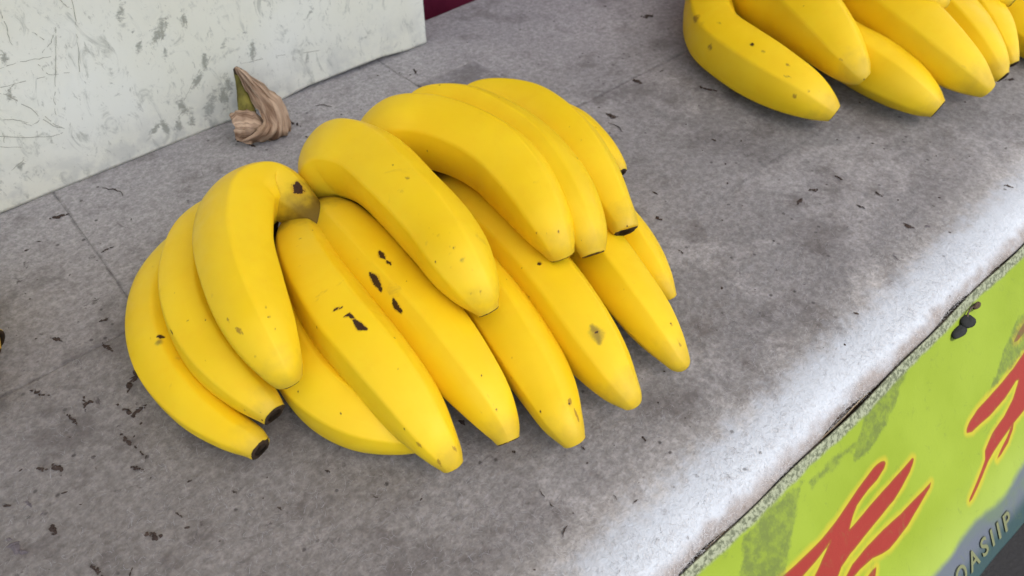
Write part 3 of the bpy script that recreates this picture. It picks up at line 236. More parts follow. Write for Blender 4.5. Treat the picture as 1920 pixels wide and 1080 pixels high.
CRUMBS = [(0.0219, 0.3756, 0.0092, 0.3624, 0.0066, 'largest dark brown flake of dried peel, touching the lowest left banana'), (0.0016, 0.3576, 0.0075, 0.336, 0.0041, 'forked dark brown shred lying left of the lowest left banana'), (-0.0057, 0.3367, -0.001, 0.3103, 0.0028, 'long thin dark twig-like shred below left of the banana hand'), (0.0704, 0.5665, 0.0796, 0.5473, 0.0021, 'thin curved dark fibre on felt near the white board'), (0.0279, 0.5556, 0.0395, 0.552, 0.0036, 'dark crumb in the felt corner below the white board'), (0.0117, 0.41, 0.0143, 0.399, 0.0034, 'dark flake left of the lowest left banana, between two smaller ones'), (0.0169, 0.4294, 0.0233, 0.4289, 0.0021, 'small dark flake on felt level with the lowest left banana, above its larger neighbour'), (0.0429, 0.495, 0.0513, 0.4951, 0.0023, 'short dark sliver on the felt left of the stacked left bananas'), (-0.0196, 0.2676, -0.0152, 0.2591, 0.003, 'brown chip on felt near the bottom edge left of centre'), (-0.0743, 0.3103, -0.0693, 0.2953, 0.0049, 'pale grey triangular smudge flake in the lower left corner'), (-0.0111, 0.4374, -0.0064, 0.4286, 0.0027, 'small dark chip on the far left felt, upper of two'), (-0.0339, 0.4034, -0.0299, 0.3926, 0.0032, 'dark chip on the far left felt, lower of two'), (-0.0131, 0.378, -0.0148, 0.3662, 0.0032, 'upright brown flake left of the forked shred'), (-0.0247, 0.3713, -0.0221, 0.3587, 0.0022, 'slanting brown flake below the upright flake at left'), (-0.0489, 0.3446, -0.0462, 0.3388, 0.003, 'faint brown flake on the left felt, leftmost of a close pair'), (-0.0415, 0.3409, -0.0389, 0.3333, 0.0036, 'brown flake on the left felt, right one of a close pair'), (-0.0096, 0.3106, -0.0054, 0.3034, 0.0021, 'short dark dash just below the long twig-like shred'), (-0.055, 0.3042, -0.0547, 0.2964, 0.0028, 'brown fleck on the felt in the lower left, above the bottom edge'), (-0.047, 0.2693, -0.0448, 0.2594, 0.0024, 'brown shred cut by the bottom edge of the photo'), (-0.0605, 0.3271, -0.0589, 0.3217, 0.0017, 'tiny brown fleck at lower left, over the pale grey flake'), (-0.0569, 0.3126, -0.0548, 0.314, 0.0011, 'minute brown fleck right of the pale grey flake'), (0.1486, 0.1274, 0.1424, 0.1241, 0.0019, 'short curved black fibre on felt in front of the bananas'), (0.4428, 0.3847, 0.4417, 0.3747, 0.0051, 'round black crumb behind the right end of the banana hand'), (0.4316, 0.3726, 0.4308, 0.3544, 0.0018, 'thin dark curved fibre just behind the right bananas'), (0.5, 0.4076, 0.5033, 0.3974, 0.0049, 'dark fleck on the back felt above the right end of the banana hand'), (0.5353, 0.3576, 0.5431, 0.3437, 0.0058, 'dark brown flake just below the lowest banana of the far right hand'), (0.369, 0.2633, 0.3689, 0.257, 0.0032, 'small black fleck beside the upper right banana tips'), (0.4616, 0.2029, 0.4718, 0.2042, 0.0028, 'black flake on open felt right of the banana hand'), (0.4827, 0.2068, 0.4895, 0.2027, 0.0025, 'small grey fleck above the black flake on open felt'), (0.4944, 0.1728, 0.4962, 0.1662, 0.0024, 'thin dark fleck on open felt between the two larger flakes at right'), (0.4684, 0.1264, 0.4632, 0.1193, 0.0015, 'tiny dark comma-shaped fibre near the pale table edge'), (0.512, 0.1267, 0.5149, 0.1242, 0.0024, 'tiny round fleck on felt close to the pale table edge'), (0.6035, 0.111, 0.6065, 0.1049, 0.0021, 'dark fleck on the bright felt edge at the right side of the photo'), (0.5969, 0.4871, 0.6103, 0.4786, 0.0055, 'dark fleck at the top of the photo left of the far right hand'), (0.227, 0.5606, 0.2296, 0.5434, 0.0041, 'dark crumb beside the dry brown husk'), (0.257, 0.5613, 0.2659, 0.5491, 0.0019, 'thin curled dark fibre right of the dry brown husk'), (0.2578, 0.6076, 0.2591, 0.5944, 0.0044, 'dark chip at the foot of the white board behind the husk'), (0.1788, 0.5604, 0.1833, 0.5484, 0.0036, 'black flake under the front of the dry brown husk'), (0.184, 0.5458, 0.1872, 0.539, 0.0035, 'tiny black fleck in front of the dry brown husk'), (0.5145, 0.2042, 0.5145, 0.197, 0.0021, 'tiny fleck on felt near the faint crease at right'), (0.5029, 0.1378, 0.5032, 0.1312, 0.0032, 'grey fleck left of the tiny round fleck near the table edge'), (0.519, 0.1719, 0.518, 0.1658, 0.0029, 'grey fleck on open felt at right, upper of the scattered ones'), (0.7574, 0.1822, 0.7652, 0.1779, 0.0044, 'dark crumb at the foot of the far right banana tips'), (0.1465, 0.2155, 0.1471, 0.2112, 0.0028, 'dark flake tucked between two banana tips at the front'), (0.4803, 0.2992, 0.4802, 0.2952, 0.0022, 'tiny fleck behind the open felt under the far right hand'), (0.3544, 0.2281, 0.3541, 0.2239, 0.0019, 'tiny fleck right of the short rightmost banana'), (0.1559, 0.1799, 0.1563, 0.1777, 0.0012, 'tiny fleck just below the front banana tips'), (0.1515, 0.152, 0.1506, 0.1468, 0.0012, 'small dark fleck below the front banana tips, above the curved fibre'), (0.1792, 0.1237, 0.1782, 0.1204, 0.0011, 'tiny fleck to the right of the curved black fibre, nearest to it'), (0.1502, 0.143, 0.1502, 0.1397, 0.0014, 'dark fleck left of the curved black fibre'), (0.1835, 0.1137, 0.1873, 0.1134, 0.0009, 'thin fleck beside the bright felt edge at the bottom'), (0.2187, 0.1386, 0.2177, 0.1356, 0.0015, 'tiny dark fleck on felt between right tips and bright edge'), (0.1873, 0.1564, 0.1876, 0.1534, 0.0012, 'tiny fleck touching the tip of a front banana'), (0.36, 0.5566, 0.3555, 0.5452, 0.002, 'tiny dark stroke near the right end of the white board'), (0.387, 0.3147, 0.3842, 0.308, 0.0017, 'tiny fleck beside the hidden rear banana tip'), (0.0708, 0.2391, 0.0719, 0.2364, 0.0012, 'tiny fleck below the long underneath banana'), (0.026, 0.2606, 0.027, 0.2576, 0.0014, 'tiny fleck below the dark tip of the lowest left banana'), (0.0397, 0.2363, 0.0406, 0.2334, 0.0011, 'tiny fleck on the front felt below the underneath banana'), (0.0094, 0.2814, 0.0123, 0.2811, 0.0012, 'tiny fleck right of the short dark dash'), (-0.0024, 0.2686, -0.0014, 0.2629, 0.0014, 'small fleck on the front felt above the bottom brown chip'), (0.0817, 0.2081, 0.0828, 0.2056, 0.0011, 'tiny fleck below the tip of the longest front banana')]

def poly_sdf(P, poly):
    """signed distance (negative inside) from 2-D points to a closed polygon"""
    P = np.asarray(P); q = np.asarray(poly, float); d = np.full(len(P), 1e9); ins = np.zeros(len(P), bool)
    for a, b in zip(q, np.roll(q, -1, 0)):
        e = b-a; w = P-a; t = np.clip((w@e)/max(e@e, 1e-12), 0, 1)
        d = np.minimum(d, np.linalg.norm(w-t[:, None]*e, axis=1))
        c = ((a[1] > P[:, 1]) != (b[1] > P[:, 1]))
        with np.errstate(divide='ignore', invalid='ignore'):
            xi = (b[0]-a[0])*(P[:, 1]-a[1])/(b[1]-a[1])+a[0]
        ins ^= c & (P[:, 0] < xi)
    return np.where(ins, -d, d)

def line_dist(P, L):
    L = np.asarray(L, float)
    if len(L) == 1: return np.linalg.norm(P-L[0], axis=1)
    d = np.full(len(P), 1e9); n = len(L)-1
    for i, (a, b) in enumerate(zip(L[:-1], L[1:])):     # pointed towards both ends
        e = b-a; w = P-a; t = np.clip((w@e)/max(e@e, 1e-12), 0, 1)
        d = np.minimum(d, np.linalg.norm(w-t[:, None]*e, axis=1)/(1-.62*np.abs(2*(i+t)/n-1)**1.5))
    return d

# ------------------------------------------------------------------ materials
def felt_material(name, tint):
    m = Mat(name, .95, .1); p = m.pos(); x, y, z = m.xyz(p)
    big = m.noise(p, 5.5, 3); med = m.noise(p, 38, 4, .6); fine = m.noise(p, 520, 3, .65)
    fib = m.noise(p, 260, 3, .6, 1.2, 'RIDGED_MULTIFRACTAL'); fib2 = m.noise(m.scale(p, (1, 1, 1)), 470, 2, .5, 2.0, 'RIDGED_MULTIFRACTAL')
    c = m.mix(m.mr(big, .35, .65), tuple(v*.85 for v in tint), tuple(v*1.12 for v in tint))
    worn = m.noise(p, 13, 5, .66, .6)
    c = m.mix(m.mr(worn, .48, .64, 0, .8), c, tuple(v*1.55 for v in tint))
    # browner felt to the left; cleaner at the back, lilac curtain bounce painted in
    left = m.mr(m.math('ADD', x, m.math('MULTIPLY', big, .25)), .42, .08)
    c = m.mix(m.math('MULTIPLY', left, .75), c, (tint[0]*.80, tint[1]*.74, tint[2]*.66))
    c = m.mix(m.mr(med, .52, .74, 0, .5), c, (tint[0]*.62, tint[1]*.56, tint[2]*.52))
    back = m.mr(m.math('ADD', y, m.math('MULTIPLY', big, .12)), .36, .60)
    c = m.mix(m.math('MULTIPLY', back, .7), c, (tint[0]*1.85, tint[1]*1.82, tint[2]*1.88))
    # cleaner felt over the front edge, with its sunlit brightness painted in
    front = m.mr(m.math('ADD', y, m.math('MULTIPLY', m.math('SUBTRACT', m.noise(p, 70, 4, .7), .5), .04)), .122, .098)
    coarse = m.noise(p, 210, 3, .6)
    c = m.mix(m.mr(coarse, .30, .72), m.mix(.32, c, (.06, .056, .055)), m.mix(.10, c, (.62, .61, .62)))
    blot = m.noise(p, 19, 6, .68)
    c = m.mix(m.mr(blot, .50, .64, 0, .7), c, m.mix(.55, c, (.07, .058, .052)))
    c = m.mix(m.mr(fine, .38, .70, 0, .75), c, m.mix(.5, c, (.10, .095, .09)))
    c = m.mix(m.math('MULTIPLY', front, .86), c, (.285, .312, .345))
    c = m.mix(m.mr(fib, .62, 1.0, 0, .55), c, m.mix(.6, c, (.62, .61, .62)))
    c = m.mix(m.mr(fib2, .7, 1.1, 0, .4), c, m.mix(.5, c, (.6, .6, .62)))
    # grit: small dark specks caught in the nap
    v = m.n('ShaderNodeTexVoronoi'); m.put(v.inputs['Vector'], m.scale(p, (1, 1, 1))); v.inputs['Scale'].default_value = 130
    hot = m.math('GREATER_THAN', m.xyz(v.outputs['Color'])[0], .86)
    spk = m.math('MULTIPLY', hot, m.mr(m.math('ADD', v.outputs['Distance'], m.math('MULTIPLY', fine, .25)), .34, .22))
    c = m.mix(m.math('MULTIPLY', spk, m.mr(big, .3, .6, .25, .8)), c, (.035, .03, .028))
    smear = m.mr(m.noise(p, 62, 6, .74, 1.0), .60, .72)
    c = m.mix(m.math('MULTIPLY', smear, m.mr(left, 0, 1, .4, .95)), c, (.06, .05, .048))
    # dirt gathered in the joints between the sheets and in the old crease
    def joint(co, at_, w): return m.mr(m.math('ABSOLUTE', m.math('SUBTRACT', m.math('ADD', co, m.math('MULTIPLY', m.math('SUBTRACT', m.noise(p, 22, 3), .5), .004)), at_)), w, w*.25)
    def far(co, a, b): return m.mr(co, a, b)
    j1 = joint(y, .41, .0022)
    j2 = m.math('MULTIPLY', joint(x, .3442, .002), far(y, .40, .42))
    j3 = m.math('MULTIPLY', joint(x, .0402, .002), far(y, .40, .42))
    j4 = m.math('MULTIPLY', m.math('MULTIPLY', joint(y, .2475, .0018), far(x, .34, .42)), .7)
    j = m.math('MAXIMUM', m.math('MAXIMUM', j1, j2), m.math('MAXIMUM', j3, j4))
    c = m.mix(m.math('MULTIPLY', j, m.mr(m.noise(p, 75, 4, .65), .32, .66, .0, .55)), c, (.065, .058, .056))
    # brown grime along the rolled lip
    lip = m.mr(m.math('ADD', y, m.math('MULTIPLY', m.noise(p, 60, 3), .012)), .0895, .0815)
    lip = m.math('MULTIPLY', lip, m.mr(m.noise(p, 45, 3, .6), .22, .55, .35, .85))
    c = m.mix(lip, c, m.mix(m.noise(p, 300, 2), (.085, .068, .058), (.18, .15, .13)))
    m.color(c)
    m.bump(m.math('ADD', m.math('ADD', m.math('MULTIPLY', fine, .5), m.math('MULTIPLY', fib, .35)), m.math('ADD', m.math('MULTIPLY', med, .9), m.math('MULTIPLY', coarse, .6))), .8, .0013)
    m.b.inputs['Sheen Weight'].default_value = .15
    return m.m

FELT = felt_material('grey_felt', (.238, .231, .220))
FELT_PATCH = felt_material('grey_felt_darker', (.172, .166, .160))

def banana_material():
    m = Mat('banana_skin', .47, .35); uv = m.at('skin', 'Vector'); al = m.at('along'); p = m.pos()
    st = m.at('stain_dark'); br = m.at('stain_brown'); gr = m.at('stain_grey')
    big = m.noise(p, 24, 3); mid = m.noise(p, 90, 4, .6); long = m.noise(m.scale(uv, (25, 420, 1)), 1, 4, .6)
    c = m.mix(m.mr(big, .3, .7), (.83, .555, .007), (.865, .60, .012))
    c = m.mix(m.mr(mid, .5, .8, 0, .22), c, (.80, .46, .005))
    c = m.mix(m.mr(long, .55, .8, 0, .25), c, (.90, .64, .03))
    c = m.mix(m.mr(al, .34, .0, 0, .6), c, (.60, .47, .035))                 # greener neck
    c = m.mix(m.mr(m.math('ADD', al, m.math('MULTIPLY', m.math('SUBTRACT', mid, .5), .10)), .165, .05, 0, .93), c, (.115, .07, .014))   # brown stalk, with shadow on the neck painted in
    c = m.mix(m.mr(m.math('ADD', al, m.math('MULTIPLY', m.math('SUBTRACT', mid, .5), .10)), .92, 1.01, 0, .7), c, (.52, .36, .03))
    w = m.noise(p, 700, 3, .6)
    # faint bruising and fine freckles
    c = m.mix(m.math('MULTIPLY', m.mr(m.noise(p, 46, 5, .68, .6), .66, .74), .35), c, (.50, .30, .03))
    v = m.n('ShaderNodeTexVoronoi'); m.put(v.inputs['Vector'], uv); v.inputs['Scale'].default_value = 120
    hot = m.math('MULTIPLY', m.math('GREATER_THAN', m.xyz(v.outputs['Color'])[0], .70), m.mr(m.noise(p, 20, 2), .42, .6))
    size = m.math('MULTIPLY', m.math('POWER', m.xyz(v.outputs['Color'])[1], 2.0), .11)
    f = m.math('MULTIPLY', hot, m.math('LESS_THAN', v.outputs['Distance'], size))
    c = m.mix(m.math('MULTIPLY', f, .7), c, (.22, .11, .012))
    scr = m.mr(m.noise(m.scale(uv, (60, 900, 1)), 1, 5, .75, .6), .66, .78)
    c = m.mix(m.math('MULTIPLY', scr, m.mr(m.noise(p, 28, 2), .5, .68, 0, .55)), c, (.42, .25, .02))       # rub marks along the fruit
    jag = m.math('MULTIPLY', m.math('SUBTRACT', w, .5), .5)
    jag2 = m.math('MULTIPLY', m.math('SUBTRACT', m.noise(p, 420, 4, .65), .5), 1.3)
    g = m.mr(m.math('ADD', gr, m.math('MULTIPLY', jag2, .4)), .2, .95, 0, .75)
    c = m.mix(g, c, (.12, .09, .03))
    b_ = m.mr(m.math('MULTIPLY', m.math('ADD', br, m.math('MULTIPLY', jag, .8)), m.math('ADD', 1, m.math('MULTIPLY', jag2, 1.6))), .30, .75, 0, .75)
    c = m.mix(b_, c, (.26, .12, .015))
    s = m.mr(m.math('ADD', st, m.math('ADD', jag, m.math('MULTIPLY', jag2, .55))), .44, .56)
    halo = m.mr(m.math('ADD', st, m.math('MULTIPLY', jag2, .3)), .14, .52, 0, .6)
    c = m.mix(halo, c, (.40, .20, .014))
    c = m.mix(s, c, m.mix(w, (.020, .008, .004), (.062, .027, .009)))
    m.color(c)
    m.put(m.b.inputs['Roughness'], m.mr(mid, .3, .7, .42, .56))
    m.put(m.b.inputs['Specular IOR Level'], m.mr(al, .05, .18, .02, .32))
    m.put(m.b.inputs['Subsurface Weight'], m.mr(al, .05, .18, 0, .12))
    pass
    m.b.inputs['Subsurface Radius'].default_value = (.006, .003, .0006)
    m.b.inputs['Subsurface Scale'].default_value = .5
    m.bump(m.math('ADD', m.math('MULTIPLY', long, .5), m.math('ADD', m.math('MULTIPLY', mid, .5), m.math('MULTIPLY', s, -.6))), .10, .0012)
    return m.m

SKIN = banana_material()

m = Mat('dry_blossom_tip', .85, .2); p = m.pos()
m.color(m.mix(m.noise(p, 600, 3), (.012, .009, .007), (.075, .048, .028))); m.bump(m.noise(p, 900, 3), .6, .001); TIP = m.m
m = Mat('pale_blossom_tip', .8, .25); p = m.pos()
m.color(m.mix(m.mr(m.noise(p, 420, 4, .7), .34, .52), (.36, .21, .02), (.04, .022, .009))); m.bump(m.noise(p, 900, 3), .5, .001); TIP_PALE = m.m
m = Mat('crown_flesh', .75, .25); p = m.pos()
m.color(m.mix(m.mr(m.noise(p, 120, 4), .4, .65), (.14, .085, .018), (.02, .012, .006))); m.bump(m.noise(p, 300, 4), .5, .002); CROWN = m.m

m = Mat('bare_wood', .8, .2); p = m.pos()
m.color(m.mix(m.noise(m.scale(p, (3, 60, 60)), 1, 5), (.10, .065, .04), (.03, .02, .013))); WOOD = m.m
m = Mat('shade_toned_asphalt', .9, .2); p = m.pos()
m.color(m.mix(m.noise(p, 180, 4), (.007, .007, .0075), (.018, .018, .019))); m.bump(m.noise(p, 250, 4), .8, .004); ASPHALT = m.m  # colour kept near black to stand for shade below the banner
m = Mat('galvanised_steel', .4, .5); m.color((.35, .35, .36)); m.b.inputs['Metallic'].default_value = .9; STEEL = m.m
m = Mat('maroon_cloth', .9, .1); p = m.pos()
m.color(m.mix(m.noise(p, 30, 3), (.10, .010, .028), (.15, .016, .04))); m.bump(m.noise(m.scale(p, (1, 1, .3)), 300, 3), .4, .001); MAROON = m.m

def board_material():
    m = Mat('scuffed_white_board', .55, .3); p = m.pos(); x, y, z = m.xyz(p)
    c = m.mix(m.mr(m.noise(p, 9, 3), .3, .7), (.72, .715, .585), (.76, .765, .67))
    c = m.mix(m.mr(m.noise(p, 45, 5, .7), .5, .8, 0, .35), c, (.56, .575, .50))
    wear = m.math('ADD', m.at('smudge'), m.math('MULTIPLY', m.math('SUBTRACT', m.noise(p, 150, 6, .78, 1.2), .5), 2.4))
    c = m.mix(m.mr(wear, .5, .95, 0, .72), c, (.19, .195, .155))
    smear = m.mr(m.noise(m.scale(p, (1.3, 1, .7)), 48, 6, .72, 1.6), .53, .70, 0, .62)
    c = m.mix(smear, c, (.33, .34, .28))
    c = m.mix(m.mr(m.noise(m.scale(p, (1.2, 1, .6)), 190, 5, .75, .6), .58, .70, 0, .6), c, (.28, .28, .22))
    grime = m.math('MULTIPLY', m.mr(z, .05, .0, 0, .5), m.mr(m.noise(p, 60, 4), .4, .65))
    c = m.mix(grime, c, (.42, .43, .40))
    m.color(c); m.bump(m.noise(p, 200, 4), .15, .001)
    return m.m
BOARD = board_material()
m = Mat('scratch_grey', .8, .2); m.color((.36, .35, .28)); SCRATCH = m.m

def banner_material():
    m = Mat('printed_lime_vinyl', .6, .22); p = m.pos(); fl = m.at('print_flame'); di = m.at('print_dirt'); bd = m.at('print_band'); sl = m.at('slope')
    big = m.noise(p, 14, 3); mid = m.noise(p, 70, 4, .6)
    c = m.mix(m.mr(big, .3, .7), (.118, .164, .0085), (.140, .190, .015))
    c = m.mix(m.mr(sl, .085, .13, 0, .45), c, (.19, .245, .055))
    wig = m.math('MULTIPLY', m.math('SUBTRACT', m.noise(p, 40, 2), .5), .0012)
    d = m.math('ADD', fl, wig)
    c = m.mix(m.mr(m.math('ADD', d, m.math('MULTIPLY', m.math('SUBTRACT', m.noise(p, 55, 3), .5), .004)), .0048, .0008, 0, .9), c, (.235, .205, .012))
    c = m.mix(m.mr(d, .0006, -.0002), c, m.mix(m.mr(d, -.0001, -.0016), (.14, .034, .008), (.150, .015, .010)))
    # printed blue-grey border and teal hem below it
    b = m.math('ADD', bd, m.math('MULTIPLY', m.math('SUBTRACT', m.noise(p, 60, 3), .5), .006))
    border = m.mix(m.mr(m.noise(p, 30, 2), .35, .65), (.062, .085, .062), (.060, .070, .088))
    border = m.mix(m.mr(sl, .137, .150), border, (.017, .036, .038))
    c = m.mix(m.mr(b, .004, -.003), c, border)
    # grey rubbed-in dirt
    wig2 = m.math('MULTIPLY', m.math('SUBTRACT', m.noise(p, 110, 5, .7), .5), .012)
    dd = m.math('ADD', di, wig2)
    amt = m.math('MULTIPLY', m.mr(dd, .0015, -.0015), m.mr(m.noise(p, 160, 5, .75), .32, .62, .25, .75))
    c = m.mix(amt, c, (.05, .066, .02))
    c = m.mix(m.math('MULTIPLY', m.mr(m.noise(p, 90, 6, .78, 1), .55, .74), .45), c, (.07, .09, .02))
    crk = m.math('MULTIPLY', m.mr(m.noise(m.scale(p, (.5, 1.4, 1.4)), 55, 4, .6, .8, 'RIDGED_MULTIFRACTAL'), .95, 1.25), m.mr(m.noise(p, 18, 2), .48, .62))
    c = m.mix(m.math('MULTIPLY', crk, .45), c, (.06, .075, .02))
    # worn, frayed top hem
    hem = m.mr(m.math('ADD', sl, m.math('MULTIPLY', m.math('SUBTRACT', mid, .5), .004)),   -.0005, -.0035)
    hc = m.mix(m.mr(m.noise(p, 420, 3, .7), .38, .60), (.06, .068, .04), (.17, .185, .125))
    c = m.mix(hem, c, hc)
    m.color(c); m.bump(m.math('ADD', m.math('MULTIPLY', m.noise(p, 500, 2), .3), mid), .12, .002)
    return m.m
BANNER = banner_material()
m = Mat('letter_print', .5, .3); m.color((.092, .100, .05)); LETTER = m.m
m = Mat('letter_shade_print', .5, .3); m.color((.045, .055, .048)); LETTER_SHADE = m.m
m = Mat('black_plastic', .85, .15); m.color((.012, .013, .013)); BLACK = m.m
m = Mat('jute_cord', .9, .1); p = m.pos(); m.color(m.mix(m.noise(p, 400, 3), (.10, .075, .05), (.26, .21, .15))); CORD = m.m
m = Mat('dried_debris', .9, .15); p = m.pos(); m.color(m.mix(m.noise(p, 300, 3), (.02, .015, .013), (.085, .062, .05))); DEBRIS = m.m
m = Mat('pale_debris', .9, .15); m.color((.13, .115, .12)); DEBRIS_PALE = m.m
m = Mat('felt_fibre', .9, .1); m.color((.34, .34, .35)); FIBRE = m.m
m = Mat('felt_fibre_dark', .9, .1); m.color((.12, .115, .115)); FIBRE_DARK = m.m

def husk_material():
    m = Mat('dry_banana_husk', .8, .2); a = m.at('across', 'Vector'); p = m.pos()
    st = m.noise(m.scale(a, (5, 1.3, 1)), 1, 4, .6, .8); st2 = m.noise(m.scale(a, (22, 1.2, 1)), 1, 3, .6)
    c = m.mix(m.mr(st, .3, .68), (.20, .115, .066), (.60, .44, .30))
    c = m.mix(m.mr(st2, .55, .72, 0, .8), c, (.10, .055, .032))
    c = m.mix(m.mr(m.noise(p, 60, 3), .55, .75, 0, .5), c, (.27, .19, .15))
    m.color(c); m.bump(st2, .7, .002)
    return m.m
HUSK = husk_material()
m = Mat('withered_green_stalk', .7, .25); p = m.pos(); m.color(m.mix(m.mr(m.noise(m.scale(p, (120, 120, 30)), 1, 3), .3, .7), (.10, .085, .016), (.24, .21, .04))); STALK = m.m

def awning_material():
    m = Mat('white_awning_canvas', .9, .1); m.color((.72, .71, .68))
    tr = m.n('ShaderNodeBsdfTranslucent'); tr.inputs['Color'].default_value = (.62, .60, .56, 1)
    mx = m.n('ShaderNodeMixShader'); mx.inputs[0].default_value = .45
    m.t.links.new(m.b.outputs[0], mx.inputs[1]); m.t.links.new(tr.outputs[0], mx.inputs[2])
    m.t.links.new(mx.outputs[0], m.t.nodes['Material Output'].inputs['Surface'])
    return m.m
CANVAS = awning_material()

# ------------------------------------------------------------------ ground
GZ = -.75
g = mesh('ground', [(-60, -60, GZ), (60, -60, GZ), (60, 60, GZ), (-60, 60, GZ)], [(0, 1, 2, 3)], ASPHALT, None, False)
tag(g, kind='structure')

# ------------------------------------------------------------------ stall: table, awning, curtain
EDGE = .0735
LIP = EDGE
table = empty('market_table', (.4, .33, GZ), 'market stall table under the grey felt', 'table')
box('tabletop', (-1.2, 1.9, EDGE+.009, .625, -.030, -.006), WOOD, table)
box('apron', (-1.2, 1.9, EDGE+.010, EDGE+.028, -.13, -.0305), WOOD, table)
for lx in (-1.1, 1.8):
    for ly in (.13, .58):
        box('leg', (lx-.025, lx+.025, ly-.025, ly+.025, GZ, -.0305), WOOD, table)

AH, AY0, AY1, AX0, AX1 = 1.50, -.611, 1.25, -2.6, 3.6
aw = empty('stall_awning', (.5, .4, GZ), 'white canvas awning on steel posts over the stall', 'awning')
xs = np.linspace(AX0, AX1, 60); ys = np.linspace(AY0, AY1, 20)
X, Y = np.meshgrid(xs, ys)
Z = AH+.22*(Y-AY0)/(AY1-AY0)*1.0-.03*np.sin(np.pi*(Y-AY0)/(AY1-AY0))*(1+.3*np.cos(X*2.4))
V = np.stack([X, Y, Z], -1).reshape(-1, 3)
o = quad_mesh('canvas', V, grid_quads(20, 60), CANVAS); under(aw, o)
for px, py, pz in ((AX0+.05, AY0+.05, AH-.01), (AX1-.05, AY0+.05, AH-.01), (AX0+.05, AY1-.05, AH+.19), (AX1-.05, AY1-.05, AH+.19)):
    V, Fc = tube_vf([(px, py, GZ), (px, py, pz)], .019, 16); under(aw, mesh('post', V, Fc, STEEL))

xs = np.linspace(-1.5, 2.4, 520); zs = np.linspace(GZ, 1.55, 24)
X, Z = np.meshgrid(xs, zs)
Y = .665+.012*np.sin(X*31+1.2*np.sin(Z*2))+.007*np.sin(X*74+Z)
cur = quad_mesh('cloth_curtain', np.stack([X, Y, Z], -1).reshape(-1, 3), grid_quads(24, 520), MAROON)
tag(cur, 'dark maroon cloth hanging behind the table past the white board', 'curtain')

# ------------------------------------------------------------------ felt cover
rg = np.random.default_rng(11)
cover = empty('felt_cover', (.4, .3, 0), 'grey felt cover in several sheets spread over the stall table', 'table cover')

def wave(X, Y):
    crease = -.0007*np.exp(-((Y-.2475-.002*np.sin(X*11))/.0016)**2)*np.clip((X-.36)/.06, 0, 1)*np.clip((.60-X)/.08, 0, 1)
    return crease+(.0007*np.sin(X*17+1.3*np.sin(Y*9))*np.sin(Y*21+X*5)+.0004*np.sin(X*53+Y*31)+.0003*np.sin(Y*83-X*37))

def axis(a, b, step):
    inner = np.linspace(a+.003, b-.003, max(3, int((b-a)/step)))
    return np.r_[a, a+.0006, a+.0014, inner, b-.0014, b-.0006, b]

def sheet(x0, x1, y0, y1, mat=FELT, lift=0, front=False, wob=.0012):
    xs = axis(x0, x1, .006); ys = axis(y0, y1, .006)
    X, Y = np.meshgrid(xs, ys)
    e = np.minimum(np.minimum(X-x0, x1-X), (y1-Y) if front else np.minimum(Y-y0, y1-Y))
    dip = -.0008*np.exp(-(e/.0012)**2)*(.75+.25*np.sin(X*23+Y*31))
    Z = wave(X, Y)+dip+lift
    Xo = X+wob*np.sin(Y*37)*np.exp(-np.minimum(X-x0, x1-X)/.02)*0
    if front:                                   # roll the front lip down over the table edge
        t = np.clip((EDGE+.016-Y)/.016, 0, 1)
        ang = t*R(82); rad = .0125
        k = (EDGE+.016-Y) > 0
        wv = .0012*np.sin(X*43)+.0009*np.sin(X*97+1)
        Yr = EDGE+.0125-rad*np.sin(ang)+wv*t; Zr = Z*(1-t)-rad*(1-np.cos(ang))*1.05
        Y = np.where(k, Yr, Y); Z = np.where(k, Zr, Z)
    o = quad_mesh('felt_sheet', np.stack([Xo, Y, Z], -1).reshape(-1, 3), grid_quads(len(ys), len(xs)), mat)
    sol = o.modifiers.new('thickness', 'SOLIDIFY'); sol.thickness = .003; sol.offset = -1
    return under(cover, o)
YA = .4100
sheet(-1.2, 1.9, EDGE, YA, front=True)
sheet(-1.2, .0402, YA, .628); sheet(.0402, .3442, YA, .628); sheet(.3442, .7602, YA, .628); sheet(.7602, 1.9, YA, .628)
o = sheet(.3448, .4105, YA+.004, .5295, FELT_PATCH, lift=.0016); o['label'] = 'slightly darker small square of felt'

# loose nap: short bent strands standing out of the cover
def strands(n, mat, name, ymin, ymax, xmin, xmax, bias, ln, wd, seed, lip=False):
    r = np.random.default_rng(seed)
    y = ymin+(ymax-ymin)*r.random(n)**bias; x = r.uniform(xmin, xmax, n); z = np.zeros(n)
    if lip:
        t = r.random(n); a = t*R(80); y = EDGE+.0125-.0125*np.sin(a); z = -.0125*(1-np.cos(a))*1.05
    az = r.uniform(0, 2*np.pi, n); el = r.uniform(.05, .8, n); L = ln*r.uniform(.4, 1.5, n); w = wd*r.uniform(.6, 1.4, n)
    cur_ = r.normal(0, 1.1, n); V = []; 
    px, py, pz = x.copy(), y.copy(), z.copy()
    rows = []
    for k in range(4):
        sx, sy = -np.sin(az), np.cos(az); ww = w*(1-.22*k)
        rows.append(np.stack([np.stack([px-sx*ww, py-sy*ww, pz], -1), np.stack([px+sx*ww, py+sy*ww, pz], -1)], 1))
        px = px+np.cos(az)*np.cos(el)*L/3; py = py+np.sin(az)*np.cos(el)*L/3; pz = pz+np.sin(el)*L/3
        az = az+cur_*.5; el = el-.35
        pz = np.maximum(pz, z+.0002)
    V = np.stack(rows, 1).reshape(-1, 3)        # n,4,2,3
    b = np.arange(n)[:, None]*8; q = np.array([[0, 1, 3, 2], [2, 3, 5, 4], [4, 5, 7, 6]]).reshape(1, 3, 4)
    o = quad_mesh(name, V, (b[:, :, None]+q).reshape(-1, 4), mat)
    o['kind'] = 'stuff'
    return under(cover, o)
strands(26000, FIBRE, 'felt_nap', EDGE+.013, .60, -.15, .85, 1.9, .0042, .00007, 3)
